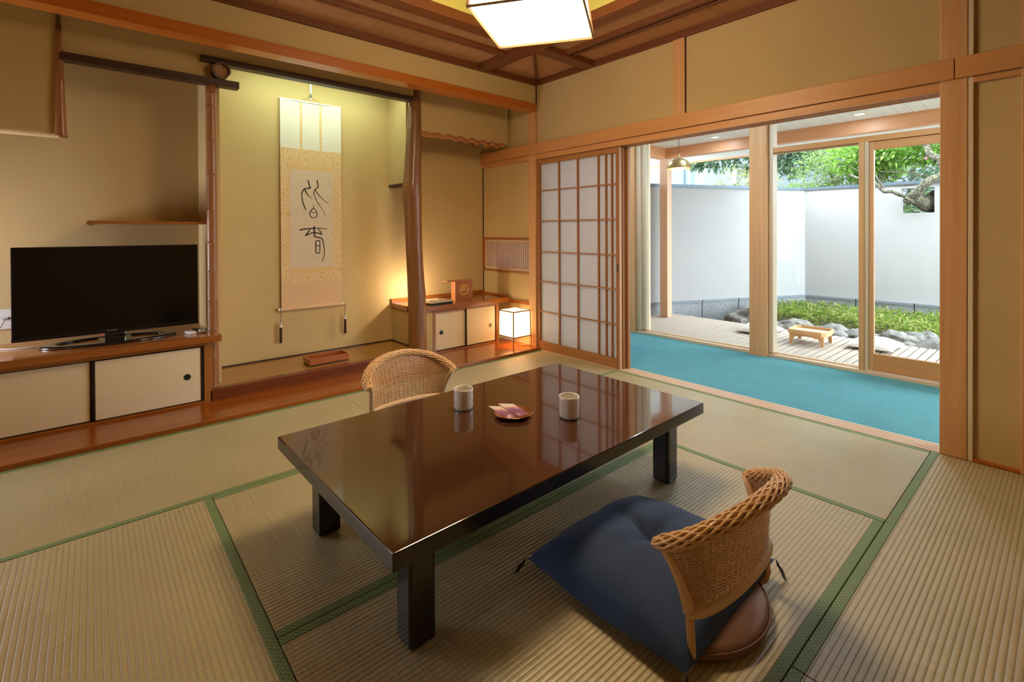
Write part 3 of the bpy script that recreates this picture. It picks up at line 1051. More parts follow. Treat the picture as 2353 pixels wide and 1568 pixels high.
# ================================================================== POSTS AND LINTELS OF THE ALCOVES
def bamboo(name, x, y, z0, z1, r0, r1, nodes, lean=0.0):
    t = empty(name, (x, y, z0))
    pts, rs = [], []
    zs = sorted(set([z0, z1] + [z for nz in nodes for z in (nz - 0.012, nz - 0.004, nz, nz + 0.005, nz + 0.014)]))
    for z in zs:
        if z < z0 or z > z1:
            continue
        k = (z - z0) / (z1 - z0)
        r = r0 + (r1 - r0) * k
        for nz in nodes:
            if abs(z - nz) < 0.001:
                r += 0.0028
            elif abs(z - (nz - 0.004)) < 0.001:
                r += 0.0014
            elif abs(z - (nz + 0.005)) < 0.001:
                r -= 0.0008
        pts.append((x + lean * k, y, z))
        rs.append(r)
    MB().tube(pts, rs, 20).build('culm', M['bamboo'], t, smooth=True)
    for nz in nodes:
        r = r0 + (r1 - r0) * (nz - z0) / (z1 - z0)
        MB().tube([(x + (r + 0.0010) * cos(2 * pi * j / 28), y + (r + 0.0010) * sin(2 * pi * j / 28), nz) for j in range(28)], 0.0026, 6, closed=True).build('node_ring', M['bamboo_node'], t, smooth=True)
        MB().tube([(x + (r - 0.0004) * cos(2 * pi * j / 28), y + (r - 0.0004) * sin(2 * pi * j / 28), nz + 0.0042) for j in range(28)], 0.0014, 6, closed=True).build('node_groove', M['bamboo_dark'], t, smooth=True)
    return t


t = bamboo('bamboo_post', 0.606, 3.735, 0.025, 2.097, 0.0325, 0.0305,
           [0.11, 0.30, 0.485, 0.675, 0.865, 1.055, 1.27, 1.50, 1.725, 1.95, 2.04])
tag(t, 'full-height smoked bamboo post between television shelf and picture alcove', 'post')
t = empty('hanging_bamboo', (-0.122, 3.735, 1.665))
pts, rs = [], []
for z, cx, r in ((1.663, -0.121, 0.0290), (1.675, -0.121, 0.0262), (1.70, -0.122, 0.0255), (1.80, -0.124, 0.0235), (1.90, -0.125, 0.0220), (1.975, -0.125, 0.0200),
                 (1.988, -0.125, 0.0225), (1.996, -0.125, 0.0190), (2.10, -0.126, 0.0165), (2.20, -0.127, 0.0140), (2.262, -0.128, 0.0120)):
    pts.append((cx, 3.735, z))
    rs.append(r)
MB().tube(pts, rs, 18).build('culm', M['bamboo'], t, smooth=True)
MB().tube([(-0.128, 3.735, 2.262), (-0.128, 3.735, 2.272), (-0.129, 3.735, 2.284), (-0.130, 3.735, 2.33), (-0.132, 3.735, 2.372)], [0.012, 0.0145, 0.0115, 0.009, 0.0055], 16) \
    .build('tip', M['bamboo_dark'], t, smooth=True, label='dark charred tip of the bamboo')
tag(t, 'short tapering bamboo hanging on the wall edge above the television', 'post')

# natural trunk post of the picture alcove
t = empty('trunk_post', (2.16, 3.80, 0.025))
prof = [(0.025, 2.183, 0.080), (0.12, 2.180, 0.079), (0.327, 2.177, 0.078), (0.45, 2.175, 0.081), (0.558, 2.172, 0.080), (0.70, 2.163, 0.076), (0.866, 2.154, 0.0735),
        (1.0, 2.147, 0.073), (1.096, 2.143, 0.073), (1.22, 2.141, 0.075), (1.325, 2.139, 0.078), (1.42, 2.134, 0.083), (1.516, 2.131, 0.083), (1.62, 2.137, 0.076), (1.707, 2.141, 0.071),
        (1.86, 2.150, 0.070), (2.013, 2.153, 0.065), (2.09, 2.157, 0.063), (2.167, 2.158, 0.060), (2.26, 2.166, 0.053), (2.352, 2.172, 0.047), (2.5, 2.175, 0.045), (2.62, 2.175, 0.045)]
mb = MB()
vs, fs, N = [], [], 36
zz = []
for i in range(len(prof) - 1):
    (za, xa, ra), (zb, xb, rb) = prof[i], prof[i + 1]
    for k in range(4):
        u = k / 4
        u2 = u * u * (3 - 2 * u)
        zz.append((za + (zb - za) * u, xa + (xb - xa) * u2, ra + (rb - ra) * u2))
zz.append(prof[-1])
for z, cx, r in zz:
    for j in range(N):
        a = 2 * pi * j / N
        q = noise.noise(Vector((cos(a) * 1.6, sin(a) * 1.6, z * 1.3)))
        q2 = noise.noise(Vector((cos(a) * 7, sin(a) * 7, z * 2.2)))
        q3 = abs(noise.noise(Vector((cos(a) * 16, sin(a) * 16, z * 1.1))))
        rr = r * (1 + 0.05 * q + 0.035 * q2 - 0.05 * q3)
        vs.append((cx + rr * cos(a), 3.80 + rr * sin(a), z))
for i in range(len(zz) - 1):
    for j in range(N):
        a_, b_ = i * N + j, i * N + (j + 1) % N
        fs.append((a_, b_, b_ + N, a_ + N))
mb.add(vs, fs).build('trunk', M['wood_trunk'], t, smooth=True)
tag(t, 'rugged reddish natural tree trunk post right of the hanging scroll', 'post')

# twisted vine under the hanging wall of the nook
mb = MB()
pts, rs = [], []
for i in range(181):
    u = i / 180
    x = 2.19 + 0.985 * u
    amp = 0.003 + 0.0095 * min(1, max(0, (u - 0.10) / 0.6))
    ph = 2 * pi * 7.6 * (u ** 1.05)
    zc = 1.985 + 0.006 * sin(u * 5)
    pts.append((x, 3.775 + amp * cos(ph), zc + amp * sin(ph)))
    rs.append(0.0250 * (1 - 0.20 * u) * (1 + 0.05 * sin(ph * 1.0)) if u < 0.975 else 0.0215 * 0.72 * max(0.15, (1 - u) / 0.025))
mb.tube(pts, rs, 14)
t = mb.build('twisted_vine', M['wood_vine'], smooth=True)
tag(t, 'spiral twisted brown vine stem edging the wall right of the trunk post', 'vine')

# dark lintels
t = box('lintel', M['wood_darklintel'], 0.552, 2.098, 3.715, 3.79, 2.244, 2.284, bevel=0.0015)
tag(t, 'upper dark wooden lintel across the top of the scroll alcove', 'lintel')
t = box('lintel', M['wood_darklintel'], -0.116, 0.768, 3.700, 3.775, 2.096, 2.140, bevel=0.0015)
tag(t, 'lower dark wooden lintel resting on the tall bamboo post', 'lintel')
# hollow log end between the two lintels
t = empty('log_end', (0.660, 3.74, 2.190))
vs, fs, N = [], [], 44
rings = []
for y, sc in ((3.76, 1.0), (3.672, 1.0), (3.668, 0.96), (3.668, 0.80), (3.690, 0.77)):
    rings.append((y, sc))
for y, sc in rings:
    for j in range(N):
        a = 2 * pi * j / N
        w_ = 1 + 0.022 * cos(4 * a + 0.6) + 0.02 * sin(3 * a)
        vs.append((0.660 + 0.053 * sc * w_ * cos(a), y, 2.192 + 0.0515 * sc * w_ * sin(a)))
for i in range(len(rings) - 1):
    for j in range(N):
        a_, b_ = i * N + j, i * N + (j + 1) % N
        fs.append((a_, a_ + N, b_ + N, b_))
MB().add(vs, fs).build('bark_ring', M['log_bark'], t, smooth=False)
MB().add([vs[(len(rings) - 1) * N + j] for j in range(N)], [tuple(range(N - 1, -1, -1))]).build('end_grain', M['log_end'], t)
MB().add([(0.668, 3.6875, 2.235), (0.680, 3.6875, 2.237), (0.671, 3.6875, 2.212)], [(0, 1, 2)]).build('crack', M['black_trim'], t)
tag(t, 'round hollow log end wedged between the two dark lintels', 'log')

# ================================================================== TELEVISION SIDE
t = empty('low_cabinet', (0.0, 3.9, 0.025))
box('top_slab', M['wood_slab'], -1.26, 0.640, 3.632, 4.208, 0.417, 0.459, t, bevel=0.004)
MB().box(0.545, 0.590, 3.672, 3.712, 0.025, 0.417).build('stile', M['wood_stile'], t, bevel=0.002)
box('head_rail', M['wood_slab'], -1.26, 0.545, 3.676, 3.71, 0.392, 0.417, t, bevel=0.001)
box('bottom_rail', M['wood_slab'], -1.26, 0.545, 3.672, 3.71, 0.025, 0.038, t, bevel=0.001)
box('cabinet_back', M['wood_stile'], -1.26, 0.59, 3.80, 3.82, 0.025, 0.417, t)
box('black_trim', M['black_trim'], -1.26, 0.546, 3.690, 3.71, 0.384, 0.392, t)


def fus(parent, x0, x1, y, z0, z1, px, pz, left_trim=True, right_trim=True, pull=None):
    d = box('sliding_door', M['fusuma'], x0, x1, y, y + 0.014, z0, z1, parent)
    mb = MB().box(x0, x1, y - 0.004, y + 0.010, z0 - 0.008, z0).box(x0, x1, y - 0.004, y + 0.010, z1, z1 + 0.004)
    if left_trim:
        mb.box(x0 - 0.012, x0, y - 0.005, y + 0.015, z0 - 0.008, z1 + 0.004)
    if right_trim:
        mb.box(x1, x1 + 0.012, y - 0.005, y + 0.015, z0 - 0.008, z1 + 0.004)
    mb.build('door_trim', M['black_trim'], d, bevel=0.001)
    if px is not None:
        pr_ = [(0.0001, 0.006), (0.015, 0.006), (0.0155, -0.001), (0.0185, -0.0015), (0.020, 0.0)]
        vs, fs, N = [], [], 24
        for r, dy in pr_:
            for j in range(N):
                a = 2 * pi * j / N
                vs.append((px + r * cos(a), y + dy - 0.0015 if r > 0.0152 else y - 0.0004, pz + r * sin(a)))
        for i in range(len(pr_) - 1):
            for j in range(N):
                a_, b_ = i * N + j, i * N + (j + 1) % N
                fs.append((a_, b_, b_ + N, a_ + N))
        MB().add(vs, fs).build('round_pull', pull or M['pull'], d)
    return d


fus(t, 0.012, 0.529, 3.682, 0.044, 0.384, 0.455, 0.206)
fus(t, -0.62, -0.012, 3.698, 0.044, 0.384, None, None, True, False)
fus(t, -1.24, -0.634, 3.698, 0.044, 0.384, None, None)
tag(t, 'long low built-in cabinet with cream sliding doors under the television', 'cabinet')

# shelf board and rod on the alcove wall
t = empty('wall_shelf', (0.29, 3.95, 1.18))
box('shelf_board', M['wood_slab'], -0.005, 0.600, 3.752, 4.208, 1.178, 1.194, t, bevel=0.002)
MB().tube([(-0.006, 3.742, 1.184), (-0.006, 4.208, 1.184)], 0.0135, 14).build('edge_rod', M['bamboo'], t, smooth=False)
tag(t, 'thin brown wall shelf with rounded rod edge above the television', 'shelf')

# television
t = empty('television', (0.10, 3.91, 0.459))
X0, X1 = -0.343, 0.549
box('cabinet_shell', M['tv_black'], X0, X1, 3.902, 3.945, 0.505, 1.043, t, bevel=0.004)
box('screen', M['tv_screen'], X0 + 0.009, X1 - 0.009, 3.8995, 3.903, 0.530, 1.036, t)
box('lower_bezel', M['tv_black'], X0, X1, 3.895, 3.903, 0.508, 0.530, t, bevel=0.002, label='glossy lower bezel strip')
MB().box(0.06, 0.16, 3.89, 3.94, 0.468, 0.508).build('neck', M['tv_stand'], t, bevel=0.004)
vs, fs, N = [], [], 56
cx, cy = 0.095, 3.895
pr = [(1.0, 0.0), (1.0, 0.008), (0.97, 0.012), (0.80, 0.012), (0.76, 0.008), (0.76, 0.0)]
for k, z in pr:
    for j in range(N):
        a = 2 * pi * j / N
        ca, sa = cos(a), sin(a)
        ex = 0.335 * k * (abs(ca) ** 0.95) * (1 if ca > 0 else -1)
        ey = (0.165 * k - (0.02 if k < 0.9 else 0)) * (abs(sa) ** 1.0) * (1 if sa > 0 else -1)
        vs.append((cx + ex, cy + ey, 0.4595 + z))
for i in range(len(pr)):
    for j in range(N):
        a_, b_ = i * N + j, i * N + (j + 1) % N
        c_, d_ = ((i + 1) % len(pr)) * N + (j + 1) % N, ((i + 1) % len(pr)) * N + j
        fs.append((a_, b_, c_, d_))
MB().add(vs, fs).build('stand_ring', M['tv_stand'], t, smooth=True)
box('stand_bridge', M['tv_stand'], 0.03, 0.19, 3.80, 3.98, 0.461, 0.470, t, bevel=0.003)
MB().tube([(0.048, 3.892, 0.5035), (0.048, 3.8935, 0.5035)], 0.0022, 8).build('power_light', M['red_led'], t)
fc = bpy.data.curves.new('lettering', 'FONT')
fc.body = 'SHARP'
fc.size = 0.016
fc.extrude = 0.0002
fo = bpy.data.objects.new('lettering', fc)
COL.objects.link(fo)
fo.data.materials.append(M['silver'])
lm = bpy.data.meshes.new_from_object(fo)
bpy.data.objects.remove(fo)
fo = bpy.data.objects.new('lettering', lm)
COL.objects.link(fo)
fo.parent = t
fo.location = (0.073 - 0.10, 3.8938 - 3.91, 0.5165 - 0.459)
fo.rotation_euler = (pi / 2, 0, 0)
tag(t, 'large flat black television on a glossy oval stand', 'television')
# outlet, plugs and cable at the left of the television
t = empty('wall_outlet', (-0.40, 4.20, 0.61))
box('plate', M['white_plastic'], -0.462, -0.352, 4.199, 4.2095, 0.548, 0.668, t, bevel=0.003)
box('plug', M['grey_cable'], -0.412, -0.378, 4.165, 4.200, 0.606, 0.622, t, bevel=0.003)
tag(t, 'white wall outlet plate half hidden behind the left television edge', 'outlet')
mb = MB()
P = [(-0.395, 4.17, 0.613), (-0.40, 4.12, 0.585), (-0.425, 4.08, 0.54), (-0.435, 4.06, 0.50), (-0.425, 4.03, 0.470), (-0.37, 3.98, 0.463), (-0.30, 3.95, 0.4625), (-0.20, 3.955, 0.4625), (-0.12, 3.98, 0.4625)]


def smooth_path(P, k=6):
    out = []
    for i in range(len(P) - 1):
        p0, p1, p2, p3 = (Vector(P[max(i - 1, 0)]), Vector(P[i]), Vector(P[i + 1]), Vector(P[min(i + 2, len(P) - 1)]))
        for j in range(k):
            u = j / k
            out.append(0.5 * ((2 * p1) + (-p0 + p2) * u + (2 * p0 - 5 * p1 + 4 * p2 - p3) * u * u + (-p0 + 3 * p1 - 3 * p2 + p3) * u ** 3))
    out.append(Vector(P[-1]))
    return out


mb.tube(smooth_path(P), 0.0032, 8)
t = mb.build('power_cable', M['grey_cable'], smooth=True)
tag(t, 'pale cable looping from the outlet onto the shelf left of the television', 'cable')
# remotes
for k, (x, y, rz, mat_, lab) in enumerate(((0.490, 3.800, 0.30, 'white_plastic', 'square-cornered small white remote control, the left of the two white ones'),
                                           (0.556, 3.806, -0.10, 'white_plastic', 'rounded white remote control nearest the bamboo post'),
                                           (0.556, 3.885, 0.55, 'tv_black', 'small black remote control behind the two white ones'))):
    t = empty('remote_control', (x, y, 0.459), rz)
    sx, sy, sz = ((0.021, 0.036, 0.018), (0.023, 0.034, 0.018), (0.021, 0.05, 0.014))[k]
    MB().box(-sx, sx, -sy, sy, 0.0008, sz).build('remote_body', M[mat_], t, bevel=(0.004, 0.008, 0.004)[k], seg=3, local=True)
    MB().box(-sx * 0.6, sx * 0.6, sy * 0.1, sy * 0.7, sz, sz + 0.0008).build('display', M['grey_cable' if k < 2 else 'pull'], t, local=True)
    tag(t, lab, 'remote control', 'remote controls on the television shelf')

# ================================================================== PICTURE ALCOVE
sc = empty('hanging_scroll', (1.41, 4.19, 0.50))
Y = 4.196
SX0, SX1 = 1.159, 1.657


def flat(name, mat_, x0, x1, z0, z1, dy, parent, curl=0.0):
    vs, fs = [], []
    n = 10
    for i in range(n + 1):
        x = x0 + (x1 - x0) * i / n
        yy = Y - dy - curl * (2 * (x - SX0) / (SX1 - SX0) - 1) ** 2
        for (z, d) in ((z0, 0), (z1, 0), (z1, 0.0008), (z0, 0.0008)):
            vs.append((x, yy + d, z))
    for i in range(n):
        for j in range(4):
            a_, b_ = i * 4 + j, i * 4 + (j + 1) % 4
            fs.append((a_, b_, b_ + 4, a_ + 4))
    fs += [(3, 2, 1, 0), (n * 4, n * 4 + 1, n * 4 + 2, n * 4 + 3)]
    return MB().add(vs, fs).build(name, mat_, parent)


C = 0.006
flat('mounting', M['scroll_white'], SX0, SX1, 1.812, 2.205, 0.0, sc, C)
flat('brocade', M['brocade'], SX0, SX1, 0.705, 1.812, 0.0, sc, C)
flat('lower_silk', M['scroll_peach'], SX0, SX1, 0.505, 0.706, 0.0, sc, C)
flat('strip', M['brocade'], 1.315, 1.333, 1.812, 2.203, 0.0012, sc, C)
flat('strip', M['brocade'], 1.474, 1.492, 1.812, 2.203, 0.0012, sc, C)
flat('gold_band', M['scroll_gold'], 1.231, 1.584, 1.641, 1.676, 0.0012, sc, C)
flat('gold_band', M['scroll_gold'], 1.231, 1.584, 0.796, 0.827, 0.0012, sc, C)
pp = flat('paper', M['scroll_paper'], 1.231, 1.584, 0.826, 1.642, 0.0014, sc, C)
box('top_rod', M['scroll_white'], SX0 - 0.003, SX1 + 0.003, Y - 0.006, Y + 0.006, 2.202, 2.216, sc, bevel=0.002)
MB().tube([(SX0, Y - 0.006, 0.497), (SX1, Y - 0.006, 0.497)], 0.0135, 16).build('roller', M['scroll_peach'], sc, smooth=False)
for a, b in ((SX0 - 0.026, SX0), (SX1, SX1 + 0.026)):
    MB().tube([(a, Y - 0.006, 0.497), (b, Y - 0.006, 0.497)], 0.0132, 16).build('roller_knob', M['ivory'], sc)
MB().tube([(1.325, Y, 2.216), (1.405, Y + 0.004, 2.262), (1.485, Y, 2.216)], 0.0014, 6).build('hanging_cord', M['string'], sc)
hk = MB().box(1.400, 1.412, 4.203, 4.2095, 2.235, 2.50)
for z in (2.28, 2.32, 2.36, 2.40, 2.44):
    hk.box(1.4035, 1.4085, 4.2020, 4.2031, z, z + 0.010)
t = hk.build('adjustable_hook', M['silver'])
MB().tube([(1.406, 4.198, 2.255), (1.406, 4.190, 2.266), (1.406, 4.196, 2.285)], 0.005, 8).build('slider', M['silver'], t)
tag(t, 'slim silver ratchet hook strip above the hanging scroll', 'hook')
for x, z in ((SX0 - 0.010, 0.497), (SX1 + 0.020, 0.497)):
    zt = 0.395 if x < 1.4 else 0.400
    MB().tube([(x - 0.003, Y - 0.020, z + 0.012), (x - 0.003, Y - 0.020, zt)], 0.0012, 5).tube([(x + 0.003, Y - 0.020, z + 0.012), (x + 0.003, Y - 0.020, zt)], 0.0012, 5) \
        .build('weight_string', M['tassel'], sc)
    MB().tube([(x, Y - 0.020, zt), (x, Y - 0.020, zt - 0.037)], 0.0100, 14).build('weight_head', M['porcelain'], sc, label='white porcelain weight head with dark dots')
    MB().tube([(x - 0.005, Y - 0.0305, zt - 0.010), (x - 0.005, Y - 0.029, zt - 0.010)], 0.0025, 8).tube([(x + 0.005, Y - 0.0305, zt - 0.010), (x + 0.005, Y - 0.029, zt - 0.010)], 0.0025, 8) \
        .build('dot', M['ink'], sc)
    tb = MB()
    for j in range(14):
        a = 2 * pi * j / 14
        tb.tube([(x + 0.0072 * cos(a), Y - 0.020 + 0.0072 * sin(a), zt - 0.036), (x + 0.0085 * cos(a), Y - 0.020 + 0.0085 * sin(a), zt - 0.162 + random.uniform(-.002, .002))], 0.0026, 5)
    tb.tube([(x, Y - 0.020, zt - 0.036), (x, Y - 0.020, zt - 0.158)], 0.0075, 8)
    tb.build('tassel', M['tassel'], sc)


def q2w(u, v):
    vt, vb = 65 + (u - 262) * 0.066, 1435 - (u - 262) * 0.041
    return 1.231 + (u - 263) / 603 * 0.353, 1.640 - 0.813 * (v - vt) / (vb - vt)


def stroke(mb, pts, w0, w1, closed=False):
    P = [Vector((*q2w(u, v), 0)) for u, v in pts]
    Q = smooth_path([(p.x, p.y, 0) for p in P], 7)
    n = len(Q)
    vs, fs = [], []
    for i, p in enumerate(Q):
        a, b = Q[max(i - 1, 0)], Q[min(i + 1, n - 1)]
        tt = (b - a).normalized()
        nn = Vector((-tt.y, tt.x, 0))
        u = i / (n - 1)
        ww = (w0 + (w1 - w0) * u) * 0.5 * 0.000585 * (1 + 0.10 * noise.noise(Vector((p.x * 60, p.y * 60, 0))))
        if u < 0.04:
            ww *= 0.55 + 11 * u
        for s_ in (1, -1):
            q = p + nn * ww * s_
            dd = Y - 0.0021 - C * (2 * (q.x - SX0) / (SX1 - SX0) - 1) ** 2
            vs.append((q.x, dd, q.y))
    fs = [(2 * i, 2 * i + 1, 2 * i + 3, 2 * i + 2) for i in range(n - 1)]
    mb.add(vs, fs)


ink1, ink2 = MB(), MB()
for pts, a, b in (([(512, 215), (520, 250), (532, 300), (540, 325), (500, 328), (465, 335), (436, 365), (424, 410), (430, 480), (450, 560), (480, 622)], 19, 15),
                  ([(465, 345), (490, 395), (525, 440), (572, 477)], 22, 5),
                  ([(637, 215), (645, 255), (652, 308), (615, 340), (592, 375), (598, 430), (640, 520), (700, 610), (740, 675), (757, 735)], 19, 5),
                  ([(612, 352), (650, 410), (710, 470), (760, 515), (802, 538)], 16, 5),
                  ([(583, 545), (585, 575), (584, 605)], 4, 10),
                  ([(584, 600), (548, 638), (530, 678), (545, 720), (583, 738), (620, 720), (636, 680), (620, 640), (586, 602)], 14, 12),
                  ([(545, 662), (585, 663), (625, 665)], 11, 11)):
    stroke(ink1, pts, a, b)
for pts, a, b in (([(388, 905), (470, 890), (590, 880), (700, 882), (780, 891)], 22, 9),
                  ([(590, 850), (592, 900), (595, 950), (600, 992), (650, 1008), (705, 1030), (725, 1110), (735, 1190), (725, 1280), (697, 1342)], 26, 9),
                  ([(535, 892), (503, 938), (470, 985)], 15, 22),
                  ([(470, 985), (530, 955), (600, 940), (660, 952), (700, 968)], 14, 20),
                  ([(700, 966), (682, 928), (648, 893)], 18, 13),
                  ([(615, 1055), (612, 1140), (615, 1218)], 17, 17), ([(613, 1220), (640, 1226), (670, 1217)], 15, 15),
                  ([(670, 1050), (671, 1140), (668, 1218)], 13, 13), ([(613, 1056), (645, 1050), (672, 1053)], 14, 14), ([(615, 1126), (645, 1123), (670, 1126)], 12, 12)):
    stroke(ink2, pts, a, b)
ink1.build('character', M['ink'], sc)
ink2.build('character', M['ink'], sc)
for (u, v, r, mt) in ((337, 565, 17, 'seal_red'), (337, 703, 17, 'seal_red')):
    sb = MB()
    x, z = q2w(u, v)
    for (ax, az, bx, bz) in ((-1, .55, 1, 1), (-1, -1, 1, -.55), (-1, -.5, -.55, .5), (.55, -.5, 1, .5), (-.3, -.35, .3, -.1), (-.3, .1, .3, .35)):
        k = r * 0.00058
        sb.box(x + ax * k, x + bx * k, Y - 0.0026, Y - 0.0020, z + az * k, z + bz * k)
    sb.build('seal', M[mt], sc)
x, z = q2w(797, 220)
sb = MB()
for j in range(12):
    a, b = 2 * pi * j / 12, 2 * pi * (j + 0.7) / 12
    sb.tube([(x + 0.0085 * cos(a), Y - 0.005, z + 0.0095 * sin(a)), (x + 0.0085 * cos(b), Y - 0.005, z + 0.0095 * sin(b))], 0.0006, 4)
sb.build('seal', M['seal_red'], sc)
tag(sc, 'long hanging scroll with two large brushed ink characters', 'scroll')

# wooden tray on the alcove floor
t = empty('wooden_tray', (1.40, 3.86, 0.102))
tx0, tx1, ty0, ty1, tz0, tz1 = 1.247, 1.552, 3.788, 3.945, 0.110, 0.156
for nm, a in (('tray_side', (tx0, tx1, ty0, ty0 + 0.009)), ('tray_side', (tx0, tx1, ty1 - 0.009, ty1)),
              ('tray_side', (tx0, tx0 + 0.009, ty0 + 0.009, ty1 - 0.009)), ('tray_side', (tx1 - 0.009, tx1, ty0 + 0.009, ty1 - 0.009))):
    box(nm, M['wood_tray'], *a, tz0, tz1, t, bevel=0.0012)
box('tray_bottom', M['wood_tray'], tx0 + 0.009, tx1 - 0.009, ty0 + 0.009, ty1 - 0.009, tz0, tz0 + 0.006, t)
MB().box(tx0 + 0.004, tx1 - 0.004, ty0 + 0.004, ty0 + 0.014, 0.1025, tz0).box(tx0 + 0.004, tx1 - 0.004, ty1 - 0.014, ty1 - 0.004, 0.1025, tz0).build('runner', M['black_trim'], t)
tag(t, 'shallow rectangular red-brown wooden tray below the hanging scroll', 'tray')

# ================================================================== NOOK: SLAB, CABINET, THINGS ON IT
t = empty('nook_cabinet', (2.7, 3.9, 0.025))
MB().prism([(2.205, 3.745), (3.209, 3.745), (3.209, 4.208), (2.128, 4.208), (2.128, 3.900), (2.205, 3.900)], 0.413, 0.458, 'z').build('top_slab', M['wood_slab'], t, bevel=0.003)
box('upstand', M['wood_slab'], 2.128, 3.209, 4.188, 4.209, 0.458, 0.494, t, bevel=0.002)
box('upstand', M['wood_slab'], 3.190, 3.209, 3.76, 4.188, 0.458, 0.478, t, bevel=0.002)
box('stile', M['wood_stile'], 2.318, 2.345, 3.765, 3.795, 0.025, 0.413, t, bevel=0.0015)
box('stile', M['wood_stile'], 3.046, 3.080, 3.765, 3.795, 0.025, 0.413, t, bevel=0.0015)
box('head_rail', M['wood_stile'], 2.345, 3.046, 3.765, 3.795, 0.391, 0.413, t, bevel=0.0015)
box('bottom_rail', M['wood_stile'], 2.345, 3.046, 3.765, 3.795, 0.025, 0.034, t, bevel=0.001)
box('side_panel', M['plaster'], 2.19, 2.318, 3.772, 3.795, 0.025, 0.413, t)
box('end_panel', M['plaster'], 3.060, 3.080, 3.795, 4.20, 0.025, 0.413, t)
box('cabinet_back', M['plaster'], 2.19, 3.08, 3.84, 3.86, 0.025, 0.413, t)
fus(t, 2.350, 2.680, 3.788, 0.044, 0.386, 2.415, 0.200, False, True, M['pull'])
fus(t, 2.692, 3.034, 3.775, 0.044, 0.386, 2.975, 0.198, True, False, M['pull_brown'])
tag(t, 'low nook cabinet with two cream sliding doors and varnished slab top', 'cabinet')
t = box('hook_bracket', M['wood_stile'], 3.190, 3.208, 3.735, 3.760, 0.30, 0.41, bevel=0.002)
tag(t, 'little wooden bracket under the slab end behind the lantern', 'bracket')

# copper-toned stand with round hole
t = empty('round_hole_stand', (2.75, 3.90, 0.458), radians(-2))


def holed(name, mat_, hw_, h, th, cz, r0, r1, parent, mat_ring):
    """upright panel with a round hole and raised ring"""
    N = 48
    mb = MB()
    outer = []
    for j in range(N):
        a = 2 * pi * j / N
        c_, s_ = cos(a), sin(a)
        k = 1e9
        if abs(c_) > 1e-6:
            k = min(k, hw_ / abs(c_))
        if s_ > 1e-6:
            k = min(k, (h - cz) / s_)
        if s_ < -1e-6:
            k = min(k, cz / -s_)
        outer.append((k * c_, cz + k * s_))
    inner = [(r0 * cos(2 * pi * j / N), cz + r0 * sin(2 * pi * j / N)) for j in range(N)]
    vs = [(x, 0, z) for x, z in outer] + [(x, 0, z) for x, z in inner] + [(x, th, z) for x, z in outer] + [(x, th, z) for x, z in inner]
    fs = []
    for j in range(N):
        k = (j + 1) % N
        fs += [(j, k, N + k, N + j), (2 * N + k, 2 * N + j, 3 * N + j, 3 * N + k), (N + j, N + k, 3 * N + k, 3 * N + j), (k, j, 2 * N + j, 2 * N + k)]
    p_ = MB().add(vs, fs).build(name, mat_, parent, local=True, bevel=0)
    ring = []
    for r, y in ((r0, 0.0), (r0, -0.003), (r1, -0.003), (r1, 0.0)):
        ring.append((r, y))
    vs, fs = [], []
    for r, y in ring:
        for j in range(N):
            a = 2 * pi * j / N
            vs.append((r * cos(a), y, cz + r * sin(a)))
    for i in range(3):
        for j in range(N):
            a_, b_ = i * N + j, i * N + (j + 1) % N
            fs.append((a_, b_, b_ + N, a_ + N))
    MB().add(vs, fs).build('ring', mat_ring, parent, local=True, label='paler raised ring around the hole')


holed('front_panel', M['copper_wood'], 0.100, 0.186, 0.012, 0.100, 0.034, 0.055, t, wood('orange_ring', (0.62, 0.27, 0.07, 1), (0.74, 0.36, 0.11, 1), 'z', 0.35, contrast=0.1))
MB().box(-0.196, 0.100, -0.012, 0.078, 0.186, 0.194).build('top_panel', M['copper_wood'], t, local=True, bevel=0.002)
MB().box(-0.100, -0.088, 0.012, 0.075, 0.0, 0.186).build('foot_panel', M['copper_wood'], t, local=True, bevel=0.001)
tag(t, 'copper-coloured folded wooden stand with a round ringed hole', 'stand')

# stack of magazines
for i, (dx, rz, mt) in enumerate(((0.0, 0.10, 'black_trim'), (0.006, 0.14, 'black_trim'), (0.004, 0.10, 'printed_card'))):
    t = empty('magazine', (2.405 + dx, 3.895, 0.458 + i * 0.0095), rz)
    MB().box(-0.128, 0.128, -0.118, 0.118, 0.0003, 0.0085).build('pages', M['fusuma' if i == 2 else 'pull'], t, local=True, bevel=0.001)
    MB().box(-0.130, 0.130, -0.120, 0.120, 0.0085, 0.0094).build('cover', M[mt], t, local=True)
    tag(t, ('black-covered book at the bottom of the pile on the nook slab', 'dark folder in the middle of the pile on the nook slab',
            'magazine with brown pictured cover on top of the pile')[i], 'magazine', 'reading pile on the nook slab')

# small bright glass spot lamp behind the trunk post
t = empty('glass_table_lamp', (2.305, 3.95, 0.458))
MB().lathe([(0.0001, 0.0), (0.030, 0.0), (0.030, 0.006), (0.010, 0.010), (0.007, 0.03), (0.0001, 0.03)], (2.305, 3.95, 0.458), 24).build('base', M['silver'], t, smooth=False)
MB().lathe([(0.0001, 0.030), (0.010, 0.030), (0.013, 0.045), (0.012, 0.090), (0.006, 0.100), (0.0001, 0.101)], (2.305, 3.95, 0.458), 20).build('glass_shade', M['spot_glow'], t, smooth=True)
tag(t, 'tiny brightly glowing glass lamp peeking out behind the trunk post', 'lamp')
point('glass_table_lamp_light', (2.285, 3.985, 0.575), 8.0, (1.0, 0.80, 0.56), 0.015)

